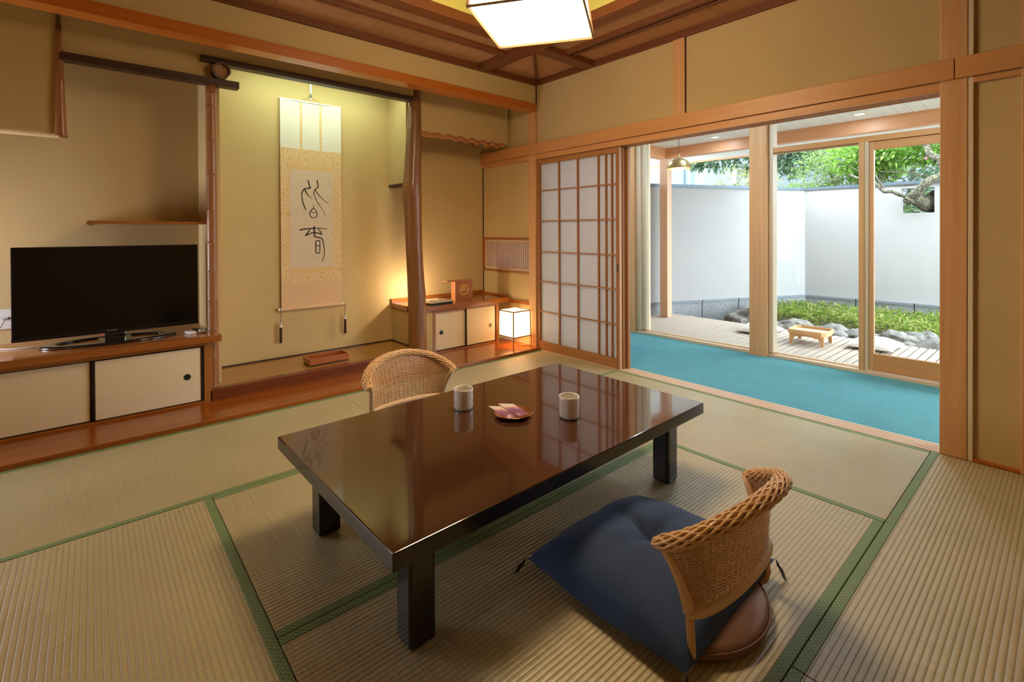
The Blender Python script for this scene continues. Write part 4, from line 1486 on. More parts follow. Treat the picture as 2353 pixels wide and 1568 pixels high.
# paper floor lantern
ax0, ax1, ay0, ay1 = 2.965, 3.175, 3.412, 3.622
t = empty('paper_lantern', ((ax0 + ax1) / 2, (ay0 + ay1) / 2, 0.025))
mt = wood('lantern_frame', (0.36, 0.17, 0.055, 1), (0.52, 0.28, 0.11, 1), 'z', 0.45, contrast=0.2)
q = 0.009
for sx, sy in ((0, 0), (1, 0), (0, 1), (1, 1)):
    X, Yy = (ax1 if sx else ax0), (ay1 if sy else ay0)
    ox, oy = (0.008 if sx else -0.008), (0.008 if sy else -0.008)
    a, b = Vector((X, Yy, 0.372)), Vector((X + ox, Yy + oy, 0.0255))
    MB().tube([a, b], 0.0078, 4).build('leg', mt, t)
for z in (0.368, 0.128):
    for args in ((ax0, ax1, ay0 - 0.005, ay0 + 0.004), (ax0, ax1, ay1 - 0.004, ay1 + 0.005), (ax0 - 0.005, ax0 + 0.004, ay0, ay1), (ax1 - 0.004, ax1 + 0.005, ay0, ay1)):
        box('frame_bar', mt, *args, z - 0.005, z + 0.005, t)
MB().box(ax0 + 0.002, ax1 - 0.002, ay0 + 0.001, ay0 + 0.003, 0.132, 0.366).box(ax0 + 0.001, ax0 + 0.003, ay0 + 0.003, ay1 - 0.003, 0.132, 0.366) \
    .box(ax1 - 0.003, ax1 - 0.001, ay0 + 0.003, ay1 - 0.003, 0.132, 0.366).box(ax0 + 0.002, ax1 - 0.002, ay1 - 0.003, ay1 - 0.001, 0.132, 0.366) \
    .build('paper_shade', M['andon_paper'], t)
box('paper_top', M['andon_paper'], ax0 + 0.003, ax1 - 0.003, ay0 + 0.003, ay1 - 0.003, 0.367, 0.369, t)
MB().tube(smooth_path([(3.07, 3.515, 0.13), (3.075, 3.51, 0.07), (3.09, 3.49, 0.032), (3.13, 3.44, 0.0285), (3.17, 3.42, 0.0285), (3.20, 3.44, 0.0285)]), 0.0025, 6).build('cord', M['log_bark'], t, smooth=True)
MB().tube([(3.07, 3.517, 0.132), (3.07, 3.517, 0.10)], 0.012, 10).build('bulb_holder', M['wood_stile'], t)
tag(t, 'small square glowing paper floor lantern on four thin legs', 'lantern')

# ================================================================== CEILING LAMP
LC = Vector((1.664, 1.745, 0))
ang = math.atan2(1.669 - 2.095, 2.024 - 1.736)
t = empty('ceiling_lamp', (LC.x, LC.y, 2.15), ang)
hb, ht, hh = 0.2575, 0.228, 0.235
fr = wood('lamp_frame', (0.28, 0.15, 0.08, 1), (0.40, 0.24, 0.14, 1), 'z', 0.5, contrast=0.2)
b4 = [(-hb, -hb, 0), (hb, -hb, 0), (hb, hb, 0), (-hb, hb, 0)]
t4 = [(-ht, -ht, hh), (ht, -ht, hh), (ht, ht, hh), (-ht, ht, hh)]
ins = 0.004
MB().add([(x * 0.99, y * 0.99, z + 0.003) for x, y, z in b4], [(3, 2, 1, 0)]).build('bottom_panel', M['lamp_shade'], t, local=True)
for j in range(4):
    k = (j + 1) % 4
    MB().add([Vector(b4[j]) * 0.992 + Vector((0, 0, .003)), Vector(b4[k]) * 0.992 + Vector((0, 0, .003)), Vector(t4[k]) - Vector(t4[k]) * 0.008, Vector(t4[j]) - Vector(t4[j]) * 0.008],
             [(0, 1, 2, 3)]).build('side_panel', M['lamp_shade_side'], t, local=True)
    MB().tube([b4[j], b4[k]], 0.0085, 4).build('frame_bar', fr, t, local=True)
    MB().tube([t4[j], t4[k]], 0.0062, 4).build('frame_bar', fr, t, local=True)
    MB().tube([b4[j], t4[j]], 0.0075, 4).build('frame_bar', fr, t, local=True)
MB().box(-ht + .01, ht - .01, -ht + .01, ht - .01, hh - 0.002, hh + 0.004).build('top_plate', M['wood_pale_y'], t, local=True)
MB().box(-0.05, 0.05, -0.05, 0.05, hh, 0.70).build('ceiling_bracket', M['wood_stile'], t, local=True)
tag(t, 'square glowing paper ceiling lamp with slim wooden frame', 'lamp')

# ================================================================== LOW TABLE
T = empty('low_table', (1.298, 1.527, 0), radians(0.8))
L2, W2_ = 0.765, 0.4525
tt = MB().box(-L2, L2, -W2_, W2_, 0.302, 0.350).build('tabletop', M['lacquer'], T, bevel=0.004, seg=3, local=True)
tt.data.materials.append(M['lacquer_leg'])
for p_ in tt.data.polygons:
    if p_.normal.z < 0.5:
        p_.material_index = 1
MB().box(-L2 + 0.10, L2 - 0.10, -W2_ + 0.09, W2_ - 0.09, 0.288, 0.302).build('apron', M['lacquer_leg'], T, local=True)
for sx in (-1, 1):
    for sy in (-1, 1):
        x = 0.644 if sx > 0 else -0.632
        y = 0.322 if sy > 0 else -0.331
        MB().box(x - 0.041, x + 0.041, y - 0.041, y + 0.041, 0.001, 0.302).build('leg', M['lacquer_leg'], T, bevel=0.012, seg=3, local=True)
tag(T, 'low rectangular dark red-brown lacquer table with glossy top', 'table')


def cup(x, y, wavy, label):
    t = empty('teacup', (x, y, 0.3502))
    r = 0.0425
    prof = [(0.0001, 0.0), (r * 0.82, 0.0), (r * 0.90, 0.002), (r * 0.965, 0.008), (r * 0.975, 0.02), (r * (0.955 if wavy else 0.985), 0.032), (r * (0.99 if wavy else 0.99), 0.046),
            (r * (1.0 if wavy else 0.992), 0.056), (r * (0.968 if wavy else 0.995), 0.068), (r * (0.99 if wavy else 0.998), 0.080), (r, 0.0885), (r * 0.975, 0.0895), (r * 0.95, 0.088), (r * 0.93, 0.07),
            (r * 0.90, 0.02), (r * 0.7, 0.008), (0.0001, 0.007)]
    MB().lathe(prof, (x, y, 0.3502), 48).build('cup_body', M['porcelain'], t, smooth=True)
    return tag(t, label, 'cup', 'teacups on the low table')


cup(1.223, 1.742, True, 'white teacup with dented waist, beside the rattan chair at the back')
cup(1.494, 1.370, False, 'straight white teacup nearer the blue cushion')

P0 = Vector((1.333, 1.538, 0.3502))
t = empty('copper_dish', P0)
MB().lathe([(0.0001, 0.0005), (0.052, 0.0005), (0.066, 0.005), (0.081, 0.0155), (0.0825, 0.0165), (0.080, 0.0170), (0.064, 0.0075), (0.050, 0.003), (0.0001, 0.003)], P0, 56) \
    .build('dish_body', M['copper'], t, smooth=True)
tag(t, 'round copper dish holding two purple sachets', 'dish')


def sachet(c00, c10, c11, c01, lab):
    """corners: back left, back right, front right, front left"""
    c00, c10, c11, c01 = (Vector(c) for c in (c00, c10, c11, c01))
    ctr = (c00 + c10 + c11 + c01) / 4
    t = empty('sachet', ctr)
    n, m_ = 10, 16
    top, uv = [], []
    for i in range(m_ + 1):
        v_ = i / m_
        for j in range(n + 1):
            u_ = j / n
            p = (c00 * (1 - u_) + c10 * u_) * (1 - v_) + (c01 * (1 - u_) + c11 * u_) * v_
            e = max(0, min(1, min(v_, 1 - v_) * 7)) * (1 - abs(2 * u_ - 1) ** 2.5)
            h = 0.0055 * e + 0.0018 * noise.noise(Vector((u_ * 5, v_ * 7, ctr.x * 30))) * e
            top.append((p + Vector((0, 0, h)), p - Vector((0, 0, 0.0032 * e)), (u_, 1 - v_)))
    N = len(top)
    vs = [a for a, b, c in top] + [b for a, b, c in top]
    fs = []
    for i in range(m_):
        for j in range(n):
            a = i * (n + 1) + j
            fs.append((a, a + n + 1, a + n + 2, a + 1))
            fs.append((N + a, N + a + 1, N + a + n + 2, N + a + n + 1))
    o = MB().add(vs, fs).build('foil', M['sachet'], t, smooth=True)
    uvl = o.data.uv_layers.new(name='UVMap')
    for lp in o.data.loops:
        uvl.data[lp.index].uv = top[lp.vertex_index % N][2]
    return tag(t, lab, 'sachet', 'purple sachets on the copper dish')


sachet((1.270, 1.628, 0.380), (1.308, 1.590, 0.380), (1.318, 1.494, 0.3600), (1.276, 1.505, 0.3600), 'purple and white foil sachet on the left of the copper dish')
sachet((1.316, 1.622, 0.3815), (1.364, 1.575, 0.3815), (1.366, 1.480, 0.3645), (1.316, 1.488, 0.3645), 'purple and pink foil sachet on the right of the copper dish')


# ================================================================== RATTAN FLOOR CHAIRS
def rim_pt(t):
    a = t * pi / 2
    c = max(0.0, cos(a))
    return Vector((0.262 * sin(a), -0.09 - 0.185 * c ** 0.9, 0.318 + 0.108 * c ** 1.1))


def low_pt(t):
    a = t * pi / 2
    c = max(0.0, cos(a))
    return Vector((0.222 * sin(a), -0.163 - 0.052 * c, 0.155 + 0.008 * c))


def shell(t, s):
    a, b = low_pt(t), rim_pt(t)
    h = 0.55 * s ** 2.2 + 0.45 * s          # flares outwards towards the rim
    out = Vector((sin(t * pi / 2) * 0.75, -cos(t * pi / 2), 0))
    p = Vector((a.x + (b.x - a.x) * h, a.y + (b.y - a.y) * h, a.z + (b.z - a.z) * s))
    return p - out * 0.012 * s


def make_chair(label):
    t = empty('rattan_floor_chair', (0, 0, 0))
    # seat disc
    MB().lathe([(0.0001, 0.001), (0.235, 0.001), (0.250, 0.008), (0.254, 0.020), (0.250, 0.034), (0.238, 0.043), (0.10, 0.047), (0.0001, 0.047)], (0, 0, 0), 72) \
        .build('seat_pad', M['leather'], t, smooth=True)
    MB().tube([(0.2545 * cos(2 * pi * j / 60), 0.2545 * sin(2 * pi * j / 60), 0.031) for j in range(60)], 0.0028, 6, closed=True).build('seam_piping', M['leather'], t, smooth=True)
    # stakes
    NST = 27
    mb = MB()
    for i in range(NST):
        tt = -0.965 + 1.93 * i / (NST - 1)
        mb.tube([shell(tt, 0.01 + 0.98 * k / 10) for k in range(11)], 0.0026, 5, caps=False)
    mb.build('stakes', M['rattan'], t, smooth=True)
    # weavers
    mb = MB()
    rows = 52
    for r_ in range(rows):
        s = 0.02 + 0.955 * r_ / (rows - 1)
        pts = []
        k = (NST - 1) * 4
        for i in range(k + 1):
            tt = -0.975 + 1.95 * i / k
            p = shell(tt, s)
            out = Vector((sin(tt * pi / 2) * 0.75, -cos(tt * pi / 2), 0)).normalized()
            ph = pi * ((tt + 0.965) / 1.93 * (NST - 1)) + (pi if r_ % 2 else 0)
            pts.append(p + out * 0.0034 * cos(ph))
        mb.tube(pts, 0.0023, 4, caps=False)
    mb.build('cane_weave', M['rattan'], t, smooth=True)
    # side frames with wrapped cane
    for sg in (-1, 1):
        pts = [shell(sg * 0.985, 1 - k / 8) for k in range(9)]
        MB().tube(pts, [0.0125, 0.0125, 0.013, 0.0135, 0.014, 0.0145, 0.015, 0.016, 0.0165], 12).build('side_frame', M['rattan_pale'], t, smooth=True)
        l0 = low_pt(sg * 0.985)
        MB().tube([l0 + Vector((0, 0, 0.01)), l0 + Vector((sg * 0.004, -0.006, -0.05)), l0 + Vector((sg * 0.008, -0.010, -0.10)), l0 + Vector((sg * 0.006, -0.004, -0.128)),
                   l0 + Vector((-sg * 0.010, 0.012, -0.142)), l0 + Vector((-sg * 0.03, 0.03, -0.146))], [0.0105] * 4 + [0.0095, 0.009], 10).build('leg', M['rattan'], t, smooth=True)
    # wrapped lower rail: ribbed tube
    mb = MB()
    n_ = 150
    pts = [low_pt(-0.985 + 1.97 * k / n_) for k in range(n_ + 1)]
    mb.tube(pts, [0.0150 + (0.0007 if k % 2 else 0) for k in range(n_ + 1)], 10)
    mb.build('lower_rail', M['rattan_pale'], t, smooth=True)
    # braided rim: core plus rows of overlapping strands
    core = [rim_pt(-1 + 2 * k / 60) + Vector((0, 0, -0.004)) for k in range(61)]
    mb = MB().tube(core, [0.006] + [0.0165] * 59 + [0.006], 12, up=(0, 0, 1))
    ns = 15
    n_ = 300
    for j in range(ns):
        pts, rs = [], []
        for k in range(n_ + 1):
            tt = -1 + 2 * k / n_
            c = rim_pt(tt) + Vector((0, 0, -0.004))
            tan = (rim_pt(min(1, tt + 0.01)) - rim_pt(max(-1, tt - 0.01))).normalized()
            side = tan.cross(Vector((0, 0, 1))).normalized()
            upv = side.cross(tan).normalized()
            w_ = k / n_ * 17 * 2 * pi
            an = 2 * pi * j / ns + 0.15 * sin(w_ + j * 2.1)
            end = min(1, (1 - abs(tt)) * 14)
            rad = (0.0175 + 0.0012 * sin(w_ * 1.0 + j * 2.1 + 1.2)) * (0.55 + 0.45 * end)
            pts.append(c + side * (cos(an) * rad * 1.25) + upv * (sin(an) * rad * 0.95))
            rs.append(0.0040)
        mb.tube(pts, rs, 5, caps=True)
    mb.build('braided_rim', M['rattan'], t, smooth=True)
    return tag(t, label, 'chair', 'rattan floor chairs at the low table')


ch = make_chair('low rattan-backed floor chair at the near side, behind the navy cushion')
ch.location = (1.36, 0.80, 0)
c2 = copy_tree(ch)
c2.location = (1.335, 2.27, 0)
c2.rotation_euler = (0, 0, pi)
c2['label'] = 'low rattan-backed floor chair at the far side, facing us across the table'


# ================================================================== CUSHIONS
def cushion(name, corners, h, mat_, label, cat, group=None, dimple=0.5, zrest=0.0, tassels=True, overhang=None, thread=None, puff=0.48, draw=0.05):
    c = [Vector(p) for p in corners]
    ctr = sum(c, Vector()) / 4
    t = empty(name, (ctr.x, ctr.y, zrest))
    n = 44
    vs = []
    for side in (0, 1):
        for i in range(n + 1):
            for j in range(n + 1):
                u, v_ = 2 * i / n - 1, 2 * j / n - 1
                # edges drawn in slightly between the corners
                pu = u * (1 - draw * (1 - v_ * v_))
                pv = v_ * (1 - draw * (1 - u * u))
                a, b = (pu + 1) / 2, (pv + 1) / 2
                p = (c[0] * (1 - a) + c[1] * a) * (1 - b) + (c[3] * (1 - a) + c[2] * a) * b
                e = max(0.0, (1 - abs(u) ** 2.2) * (1 - abs(v_) ** 2.2))
                th = e ** puff
                r2 = (u * u + v_ * v_)
                p.z -= 0.020 * (1 - abs(u * v_)) * (max(abs(u), abs(v_)) ** 6) * (1 if zrest == 0 else 0)
                if side == 0:
                    dz = h * th * (1 - dimple * math.exp(-r2 / 0.045)) + 0.004 * noise.noise(Vector((u * 2.5, v_ * 2.5, 3)))
                    ang = math.atan2(v_, u)
                    dz -= 0.020 * h / 0.09 * math.exp(-r2 / 0.16) * (0.5 + 0.5 * cos(ang * 4 + 0.4)) ** 4 * (1 if r2 > 0.002 else 0)
                    dz += 0.010 * h / 0.09 * e * noise.noise(Vector((u * 1.8 + 5, v_ * 1.8, h * 40)))
                    z = p.z + dz
                else:
                    z = p.z - 0.30 * h * th
                    zmin = zrest + 0.002
                    if overhang and (Vector((p.x, p.y, 0)) - Vector((overhang[0], overhang[1], 0))).length < overhang[2]:
                        zmin = overhang[3] + 0.001
                    z = max(z, zmin)
                vs.append((p.x, p.y, z))
    N = (n + 1) ** 2
    fs = []
    for i in range(n):
        for j in range(n):
            a = i * (n + 1) + j
            fs.append((a, a + n + 1, a + n + 2, a + 1))
            fs.append((N + a, N + a + 1, N + a + n + 2, N + a + n + 1))
    o = MB().add(vs, fs).build('cushion_cover', mat_, t, smooth=True)
    if tassels:
        for k, q in enumerate(c):
            d = (q - ctr)
            d.z = 0
            d.normalize()
            tb = MB()
            for s_ in range(16):
                a1, a2 = random.uniform(-.5, .5), random.uniform(-.5, .5)
                sd = Vector((-d.y, d.x, 0))
                e1 = q + d * (0.024 + 0.012 * a1) + sd * 0.016 * a2
                zb = zrest + 0.003 + 0.002 * abs(a1)
                pts = [q - d * 0.004, q + d * 0.006 + Vector((0, 0, 0.003)), e1.lerp(q, 0.4) + Vector((0, 0, -0.018)), Vector((e1.x, e1.y, (q.z + zb) / 2)), Vector((e1.x + d.x * 0.012 + sd.x * 0.01 * a1, e1.y + d.y * 0.012 + sd.y * 0.01 * a1, zb))]
                tb.tube(smooth_path(pts, 3), 0.0007, 3)
            tb.build('corner_tassel', thread or M['black_thread'], t)
    # stitched tuft in the middle
    mz = max(p[2] for p in vs[:N] if (Vector((p[0], p[1], 0)) - Vector((ctr.x, ctr.y, 0))).length < 0.02)
    MB().tube([(ctr.x - 0.010, ctr.y, mz + 0.001), (ctr.x, ctr.y, mz + 0.004), (ctr.x + 0.010, ctr.y, mz + 0.001)], 0.0018, 5).build('tuft', thread or M['black_thread'], t)
    return tag(t, label, cat, group)


cushion('floor_cushion', [(1.080, 0.612, 0.048), (1.645, 0.628, 0.066), (1.660, 1.175, 0.030), (1.072, 1.170, 0.050)], 0.118, M['navy'],
        'plump navy blue floor cushion with corner tassels on the near chair', 'cushion', dimple=0.42, overhang=(1.36, 0.80, 0.255, 0.047), puff=0.40, draw=0.012)
cushion('floor_cushion', [(1.06, 1.90, 0.055), (1.61, 1.90, 0.055), (1.62, 2.44, 0.06), (1.07, 2.44, 0.06)], 0.080, M['navy'],
        'navy floor cushion of the far chair, hidden behind the table', 'cushion', dimple=0.4, overhang=(1.335, 2.27, 0.255, 0.047))

# ================================================================== PENDANT IN THE VERANDA
px, py = 3.95, 2.300
t = empty('pendant_lamp', (px, py, 1.672))
pr = [(0.103, 0.0), (0.101, 0.012), (0.094, 0.035), (0.080, 0.060), (0.058, 0.080), (0.032, 0.092), (0.012, 0.096), (0.012, 0.094), (0.031, 0.0895), (0.056, 0.077), (0.078, 0.058), (0.092, 0.034), (0.099, 0.012), (0.101, 0.0)]
MB().lathe(pr, (px, py, 1.672), 48).build('shade', M['brass'], t, smooth=True)
MB().lathe([(0.012, 0.094), (0.0135, 0.100), (0.012, 0.112), (0.007, 0.116), (0.0065, 0.124), (0.008, 0.128), (0.004, 0.136), (0.0001, 0.137)], (px, py, 1.672), 20).build('socket_cap', M['brass'], t, smooth=True)
cd = MB()
for j in range(2):
    cd.tube([(px + 0.0018 * cos(k * 0.9 + j * pi), py + 0.0018 * sin(k * 0.9 + j * pi), 1.806 + k * 0.0043) for k in range(101)], 0.0018, 5)
cd.build('twisted_cord', M['log_bark'], t, smooth=True)
MB().lathe([(0.0001, 0.0), (0.012, 0.006), (0.016, 0.020), (0.012, 0.035), (0.007, 0.048), (0.0001, 0.049)], (px, py, 1.680), 20).build('bulb', M['bulb'], t, smooth=True)
tag(t, 'dome-shaped brass pendant lamp hanging over the teal carpet', 'lamp')
point('pendant_light', (px, py, 1.665), 3.0, (1, 0.8, 0.55), 0.02)

# ================================================================== DECK FURNITURE
DZ = -0.0515
t = empty('tray_table', (5.665, 1.80, DZ), radians(2))
hx, hy, ch_ = 0.165, 0.175, 0.035
oct_ = [(-hx + ch_, -hy), (hx - ch_, -hy), (hx, -hy + ch_), (hx, hy - ch_), (hx - ch_, hy), (-hx + ch_, hy), (-hx, hy - ch_), (-hx, -hy + ch_)]
MB().prism([(x * 0.97, y * 0.97) for x, y in oct_], 0.112, 0.120, 'z').build('tray_board', M['wood_pale_y'], t, local=True)
rb = MB()
for j in range(8):
    a, b = Vector((*oct_[j], 0)), Vector((*oct_[(j + 1) % 8], 0))
    ai, bi = a * 0.945, b * 0.945
    z0, z1 = 0.104, 0.146
    rb.add([(a.x, a.y, z0), (b.x, b.y, z0), (bi.x, bi.y, z0), (ai.x, ai.y, z0), (a.x, a.y, z1), (b.x, b.y, z1), (bi.x, bi.y, z1), (ai.x, ai.y, z1)],
           [(0, 3, 2, 1), (4, 5, 6, 7), (0, 1, 5, 4), (1, 2, 6, 5), (2, 3, 7, 6), (3, 0, 4, 7)])
rb.build('tray_rim', M['wood_tray_pale'], t, local=True)


def cusp(L):   # leg-and-apron outline with curved cut-outs, in (s, z)
    pts = [(-L, 0.106), (-L, 0.0), (-L + 0.026, 0.0), (-L + 0.034, 0.008)]
    for k in range(9):
        u = k / 8
        pts.append((-L + 0.026 + 0.012 * sin(pi * u * 0.9) - 0.008 * u + 0.030 * max(0, u - 0.6) / 0.4, 0.010 + 0.062 * u))
    pts += [(-L + 0.062, 0.078), (-L + 0.080, 0.072), (-L + 0.098, 0.082)]
    m_ = [(-x, z) for x, z in pts[::-1]]
    return pts + m_


fr_ = cusp(hy - 0.018)
for x in (-hx + 0.018, hx - 0.030):
    for sgn in (-1, 1):
        half = [(y * 1.0, z) for y, z in cusp(hy - 0.018)]
        h1 = [(y, z) for y, z in half if (y * sgn) >= 0.02]
        h1 = ([(0.0, 0.106), (0.0, 0.086)] if sgn > 0 else [(0.0, 0.086), (0.0, 0.106)])
        part_ = [(y, z) for y, z in half if y * sgn > 0.0]
        poly = ([(0, 0.084)] + part_[:] + [(0, 0.106)]) if sgn > 0 else (part_ + [(0, 0.084), (0, 0.106)])
        MB().prism(poly, x, x + 0.012, 'x').build('leg', M['wood_tray_pale'], t, local=True)
for y in (-hy + 0.018, hy - 0.030):
    MB().box(-hx + 0.03, hx - 0.03, y, y + 0.012, 0.082, 0.106).build('apron', M['wood_tray_pale'], t, local=True)
tag(t, 'small pale wooden tray table with curved legs on the deck', 'table')

cushion('deck_cushion', [(5.60, 2.19, -0.025), (6.08, 2.20, -0.025), (6.08, 2.60, -0.025), (5.60, 2.55, -0.025)], 0.078, M['linen'],
        'off-white deck cushion half hidden behind the big veranda post', 'cushion', 'off-white cushions on the deck', 0.5, DZ, False, thread=M['string'])
cushion('deck_cushion', [(5.66, 1.11, -0.022), (6.11, 1.10, -0.022), (6.16, 1.49, -0.022), (5.64, 1.50, -0.022)], 0.078, M['linen'],
        'off-white deck cushion behind the slim window mullion', 'cushion', 'off-white cushions on the deck', 0.5, DZ, False, thread=M['string'])

# ================================================================== GARDEN BED: rocks, dwarf bamboo
rocks = [
    (6.72, 2.86, 0.30, 0.28, 0.17, 'tall brownish rock at the left end of the garden edge'),
    (7.12, 2.95, 0.34, 0.22, 0.16, 'pale flat-topped rock behind the left end of the garden edge'),
    (6.42, 2.50, 0.22, 0.18, 0.12, 'small grey rock low beside the deck, left of the tray table'),
    (6.62, 2.28, 0.30, 0.26, 0.13, 'broad pale rock behind the left end of the tray table'),
    (6.55, 1.88, 0.26, 0.24, 0.13, 'wedge-shaped rock directly behind the tray table'),
    (6.60, 1.56, 0.26, 0.20, 0.11, 'grey-white rock right of the tray table'),
    (6.66, 1.28, 0.22, 0.20, 0.12, 'tan rock just right of the window mullion'),
    (6.42, 1.14, 0.18, 0.14, 0.075, 'low rock against the deck edge beside the right cushion'),
    (6.86, 1.10, 0.22, 0.18, 0.12, 'pale pointed rock at the edge of the dwarf bamboo'),
    (6.50, 0.86, 0.30, 0.26, 0.12, 'large smooth rounded grey boulder beyond the sliding glass door'),
    (6.92, 0.74, 0.24, 0.20, 0.10, 'long flat rock behind the smooth boulder'),
    (6.45, 0.46, 0.26, 0.22, 0.085, 'flat blue-grey rock at the right edge of the deck'),
    (6.90, 0.38, 0.30, 0.26, 0.10, 'pale rock half hidden by the post at the far right'),
    (6.62, 1.74, 0.14, 0.12, 0.06, 'small filler stone between two larger rocks right of the tray table'),
]
for k, (x, y, rx, ry, rz, lab) in enumerate(rocks):
    bm = bmesh.new()
    bmesh.ops.create_icosphere(bm, subdivisions=4, radius=1)
    sm = 0.35 if 'smooth' in lab else 1.0
    for v_ in bm.verts:
        p = v_.co.copy()
        q = 1 + sm * (0.30 * noise.noise(p * 1.3 + Vector((k * 7.1, 0, 0))) + 0.16 * noise.noise(p * 2.9 + Vector((0, k * 3.3, 0)))) + 0.03 * noise.noise(p * 8)
        cell = noise.cell_vector(p * 1.7 + Vector((k, k, k)))
        q *= 1 + 0.10 * sm * (cell.x - 0.5)
        v_.co = Vector((p.x * rx * q, p.y * ry * q, p.z * (rz * 1.35) * q))
    me = bpy.data.meshes.new('garden_rock')
    bm.to_mesh(me)
    bm.free()
    me.materials.append(M['rock'])
    if 'smooth' in lab:
        me.polygons.foreach_set('use_smooth', [True] * len(me.polygons))
    o = bpy.data.objects.new('garden_rock', me)
    COL.objects.link(o)
    o.location = (x, y, -0.15)
    o.rotation_euler = (0, 0, random.uniform(-.4, .4))
    tag(o, lab, 'rock', 'rocks edging the garden bed')
bed = MB()
bed.add([(6.5, 0.0, -0.11), (8.55, 0.0, -0.11), (8.40, 2.75, -0.11), (7.4, 3.2, -0.11), (6.6, 2.9, -0.12)], [(0, 1, 2, 3, 4)])
bed.build('ground_bed_soil', M['soil'], kind='structure')


def leaves(n, fn, mat_, name, parent=None, size=(0.05, 0.02), droop=0.5, kind='stuff'):
    """n leaf blades; fn gives position and outward direction"""
    vs, fs = [], []
    for i in range(n):
        p, d = fn(i)
        L = size[0] * random.uniform(0.7, 1.3)
        W = size[1] * random.uniform(0.7, 1.3)
        d = (d + Vector((random.gauss(0, .45), random.gauss(0, .45), random.gauss(0, .35)))).normalized()
        s_ = d.cross(Vector((random.gauss(0, .4), random.gauss(0, .4), 1))).normalized()
        m_ = p + d * L * 0.5 + Vector((0, 0, -0.02 * L * droop))
        e = p + d * L + Vector((0, 0, -L * 0.35 * droop))
        k = len(vs)
        vs += [p, m_ + s_ * W * 0.5, e, m_ - s_ * W * 0.5]
        fs.append((k, k + 1, k + 2, k + 3))
    o = MB().add(vs, fs).build(name, mat_, parent)
    if kind:
        o['kind'] = kind
    return o


def sasa(i):
    while True:
        x, y = random.uniform(6.95, 8.35), random.uniform(0.0, 2.95)
        if x < 7.0 + 0.12 * sin(y * 4) + max(0, (y - 2.3) * 0.5):
            continue
        break
    h = random.uniform(-0.10, 0.035) * (1 - 0.25 * (x - 7) / 1.4) + 0.03 * noise.noise(Vector((x * 3, y * 3, 0)))
    a = random.uniform(0, 2 * pi)
    return Vector((x, y, h)), Vector((cos(a), sin(a), random.uniform(0.1, 1.0)))


g = leaves(5200, sasa, M['leaf_sasa'], 'dwarf_bamboo_grass', size=(0.105, 0.019), droop=0.7)
tag(g, 'low green dwarf bamboo grass filling the garden bed', 'grass', kind='stuff')

# ================================================================== BEYOND THE WALL


def crown(clusters, n, mat_, size, parent, name='foliage'):
    def fn(i):
        cx_, cy_, cz_, r = random.choice(clusters)
        while True:
            v_ = Vector((random.uniform(-1, 1), random.uniform(-1, 1), random.uniform(-1, 1)))
            if 0.25 < v_.length < 1:
                break
        # clumps
        cl = Vector((round(v_.x * 3) / 3, round(v_.y * 3) / 3, round(v_.z * 3) / 3))
        v2 = v_.lerp(cl, 0.35)
        return Vector((cx_, cy_, cz_)) + v2 * r, v_.normalized() + Vector((0, 0, 0.3))
    return leaves(n, fn, mat_, name, parent, size)


def branch(mb, P, r0, r1, n=9, k=7):
    pts = smooth_path(P, k)
    m_ = len(pts)
    pts = [p + Vector((noise.noise(p * 6), noise.noise(p * 6 + Vector((9, 0, 0))), noise.noise(p * 6 + Vector((0, 9, 0))))) * (0.012 if r0 > 0.02 else 0.006) for p in pts]
    rs = [(r0 + (r1 - r0) * i / (m_ - 1)) * (1 + 0.18 * noise.noise(p * 14)) for i, p in enumerate(pts)]
    mb.tube(pts, rs, n)


# gnarled tree growing through the wall opening
t = empty('gnarled_tree', (9.2, 0.9, -0.3))
mb = MB()
branch(mb, [(9.7, 0.85, -0.3), (9.4, 0.95, 0.6), (9.0, 1.10, 1.20), (8.72, 1.24, 1.40), (8.50, 1.36, 1.49), (8.34, 1.425, 1.545), (8.28, 1.47, 1.50)], 0.14, 0.055)
branch(mb, [(8.32, 1.46, 1.50), (8.30, 1.43, 1.56), (8.29, 1.36, 1.635), (8.29, 1.29, 1.715), (8.32, 1.20, 1.79), (8.38, 1.12, 1.83), (8.50, 1.02, 1.90), (8.7, 0.9, 2.1), (8.9, 0.8, 2.6)], 0.062, 0.045)
branch(mb, [(8.40, 1.12, 1.83), (8.42, 1.13, 1.95), (8.42, 1.17, 2.05), (8.40, 1.24, 2.10), (8.40, 1.28, 2.20), (8.42, 1.32, 2.35), (8.5, 1.38, 2.6)], 0.050, 0.034)
branch(mb, [(8.62, 1.22, 1.44), (8.60, 1.28, 1.55), (8.62, 1.24, 1.63), (8.70, 1.12, 1.70), (8.9, 1.0, 1.9)], 0.045, 0.030)
branch(mb, [(8.29, 1.475, 1.565), (8.27, 1.55, 1.595), (8.26, 1.63, 1.640), (8.26, 1.71, 1.640), (8.27, 1.77, 1.70), (8.28, 1.84, 1.79), (8.30, 1.92, 1.85), (8.34, 2.02, 1.86), (8.4, 2.15, 1.93)], 0.026, 0.016)
branch(mb, [(8.27, 1.74, 1.67), (8.28, 1.76, 1.76), (8.30, 1.79, 1.80), (8.34, 1.83, 1.90)], 0.016, 0.008)
mb.build('trunk', M['bark'], t, smooth=True)
tw = MB()
for k in range(46):
    a = Vector((8.5 + random.uniform(-.1, .6), random.uniform(0.8, 2.3), random.uniform(1.75, 2.2)))
    b = a + Vector((random.uniform(-.1, .1), random.uniform(-.35, .35), random.uniform(-.05, .22)))
    c = b + Vector((random.uniform(-.1, .1), random.uniform(-.25, .25), random.uniform(-.05, .18)))
    tw.tube([a, b, c], [0.009, 0.006, 0.003], 4)
tw.build('twigs', M['bark'], t)
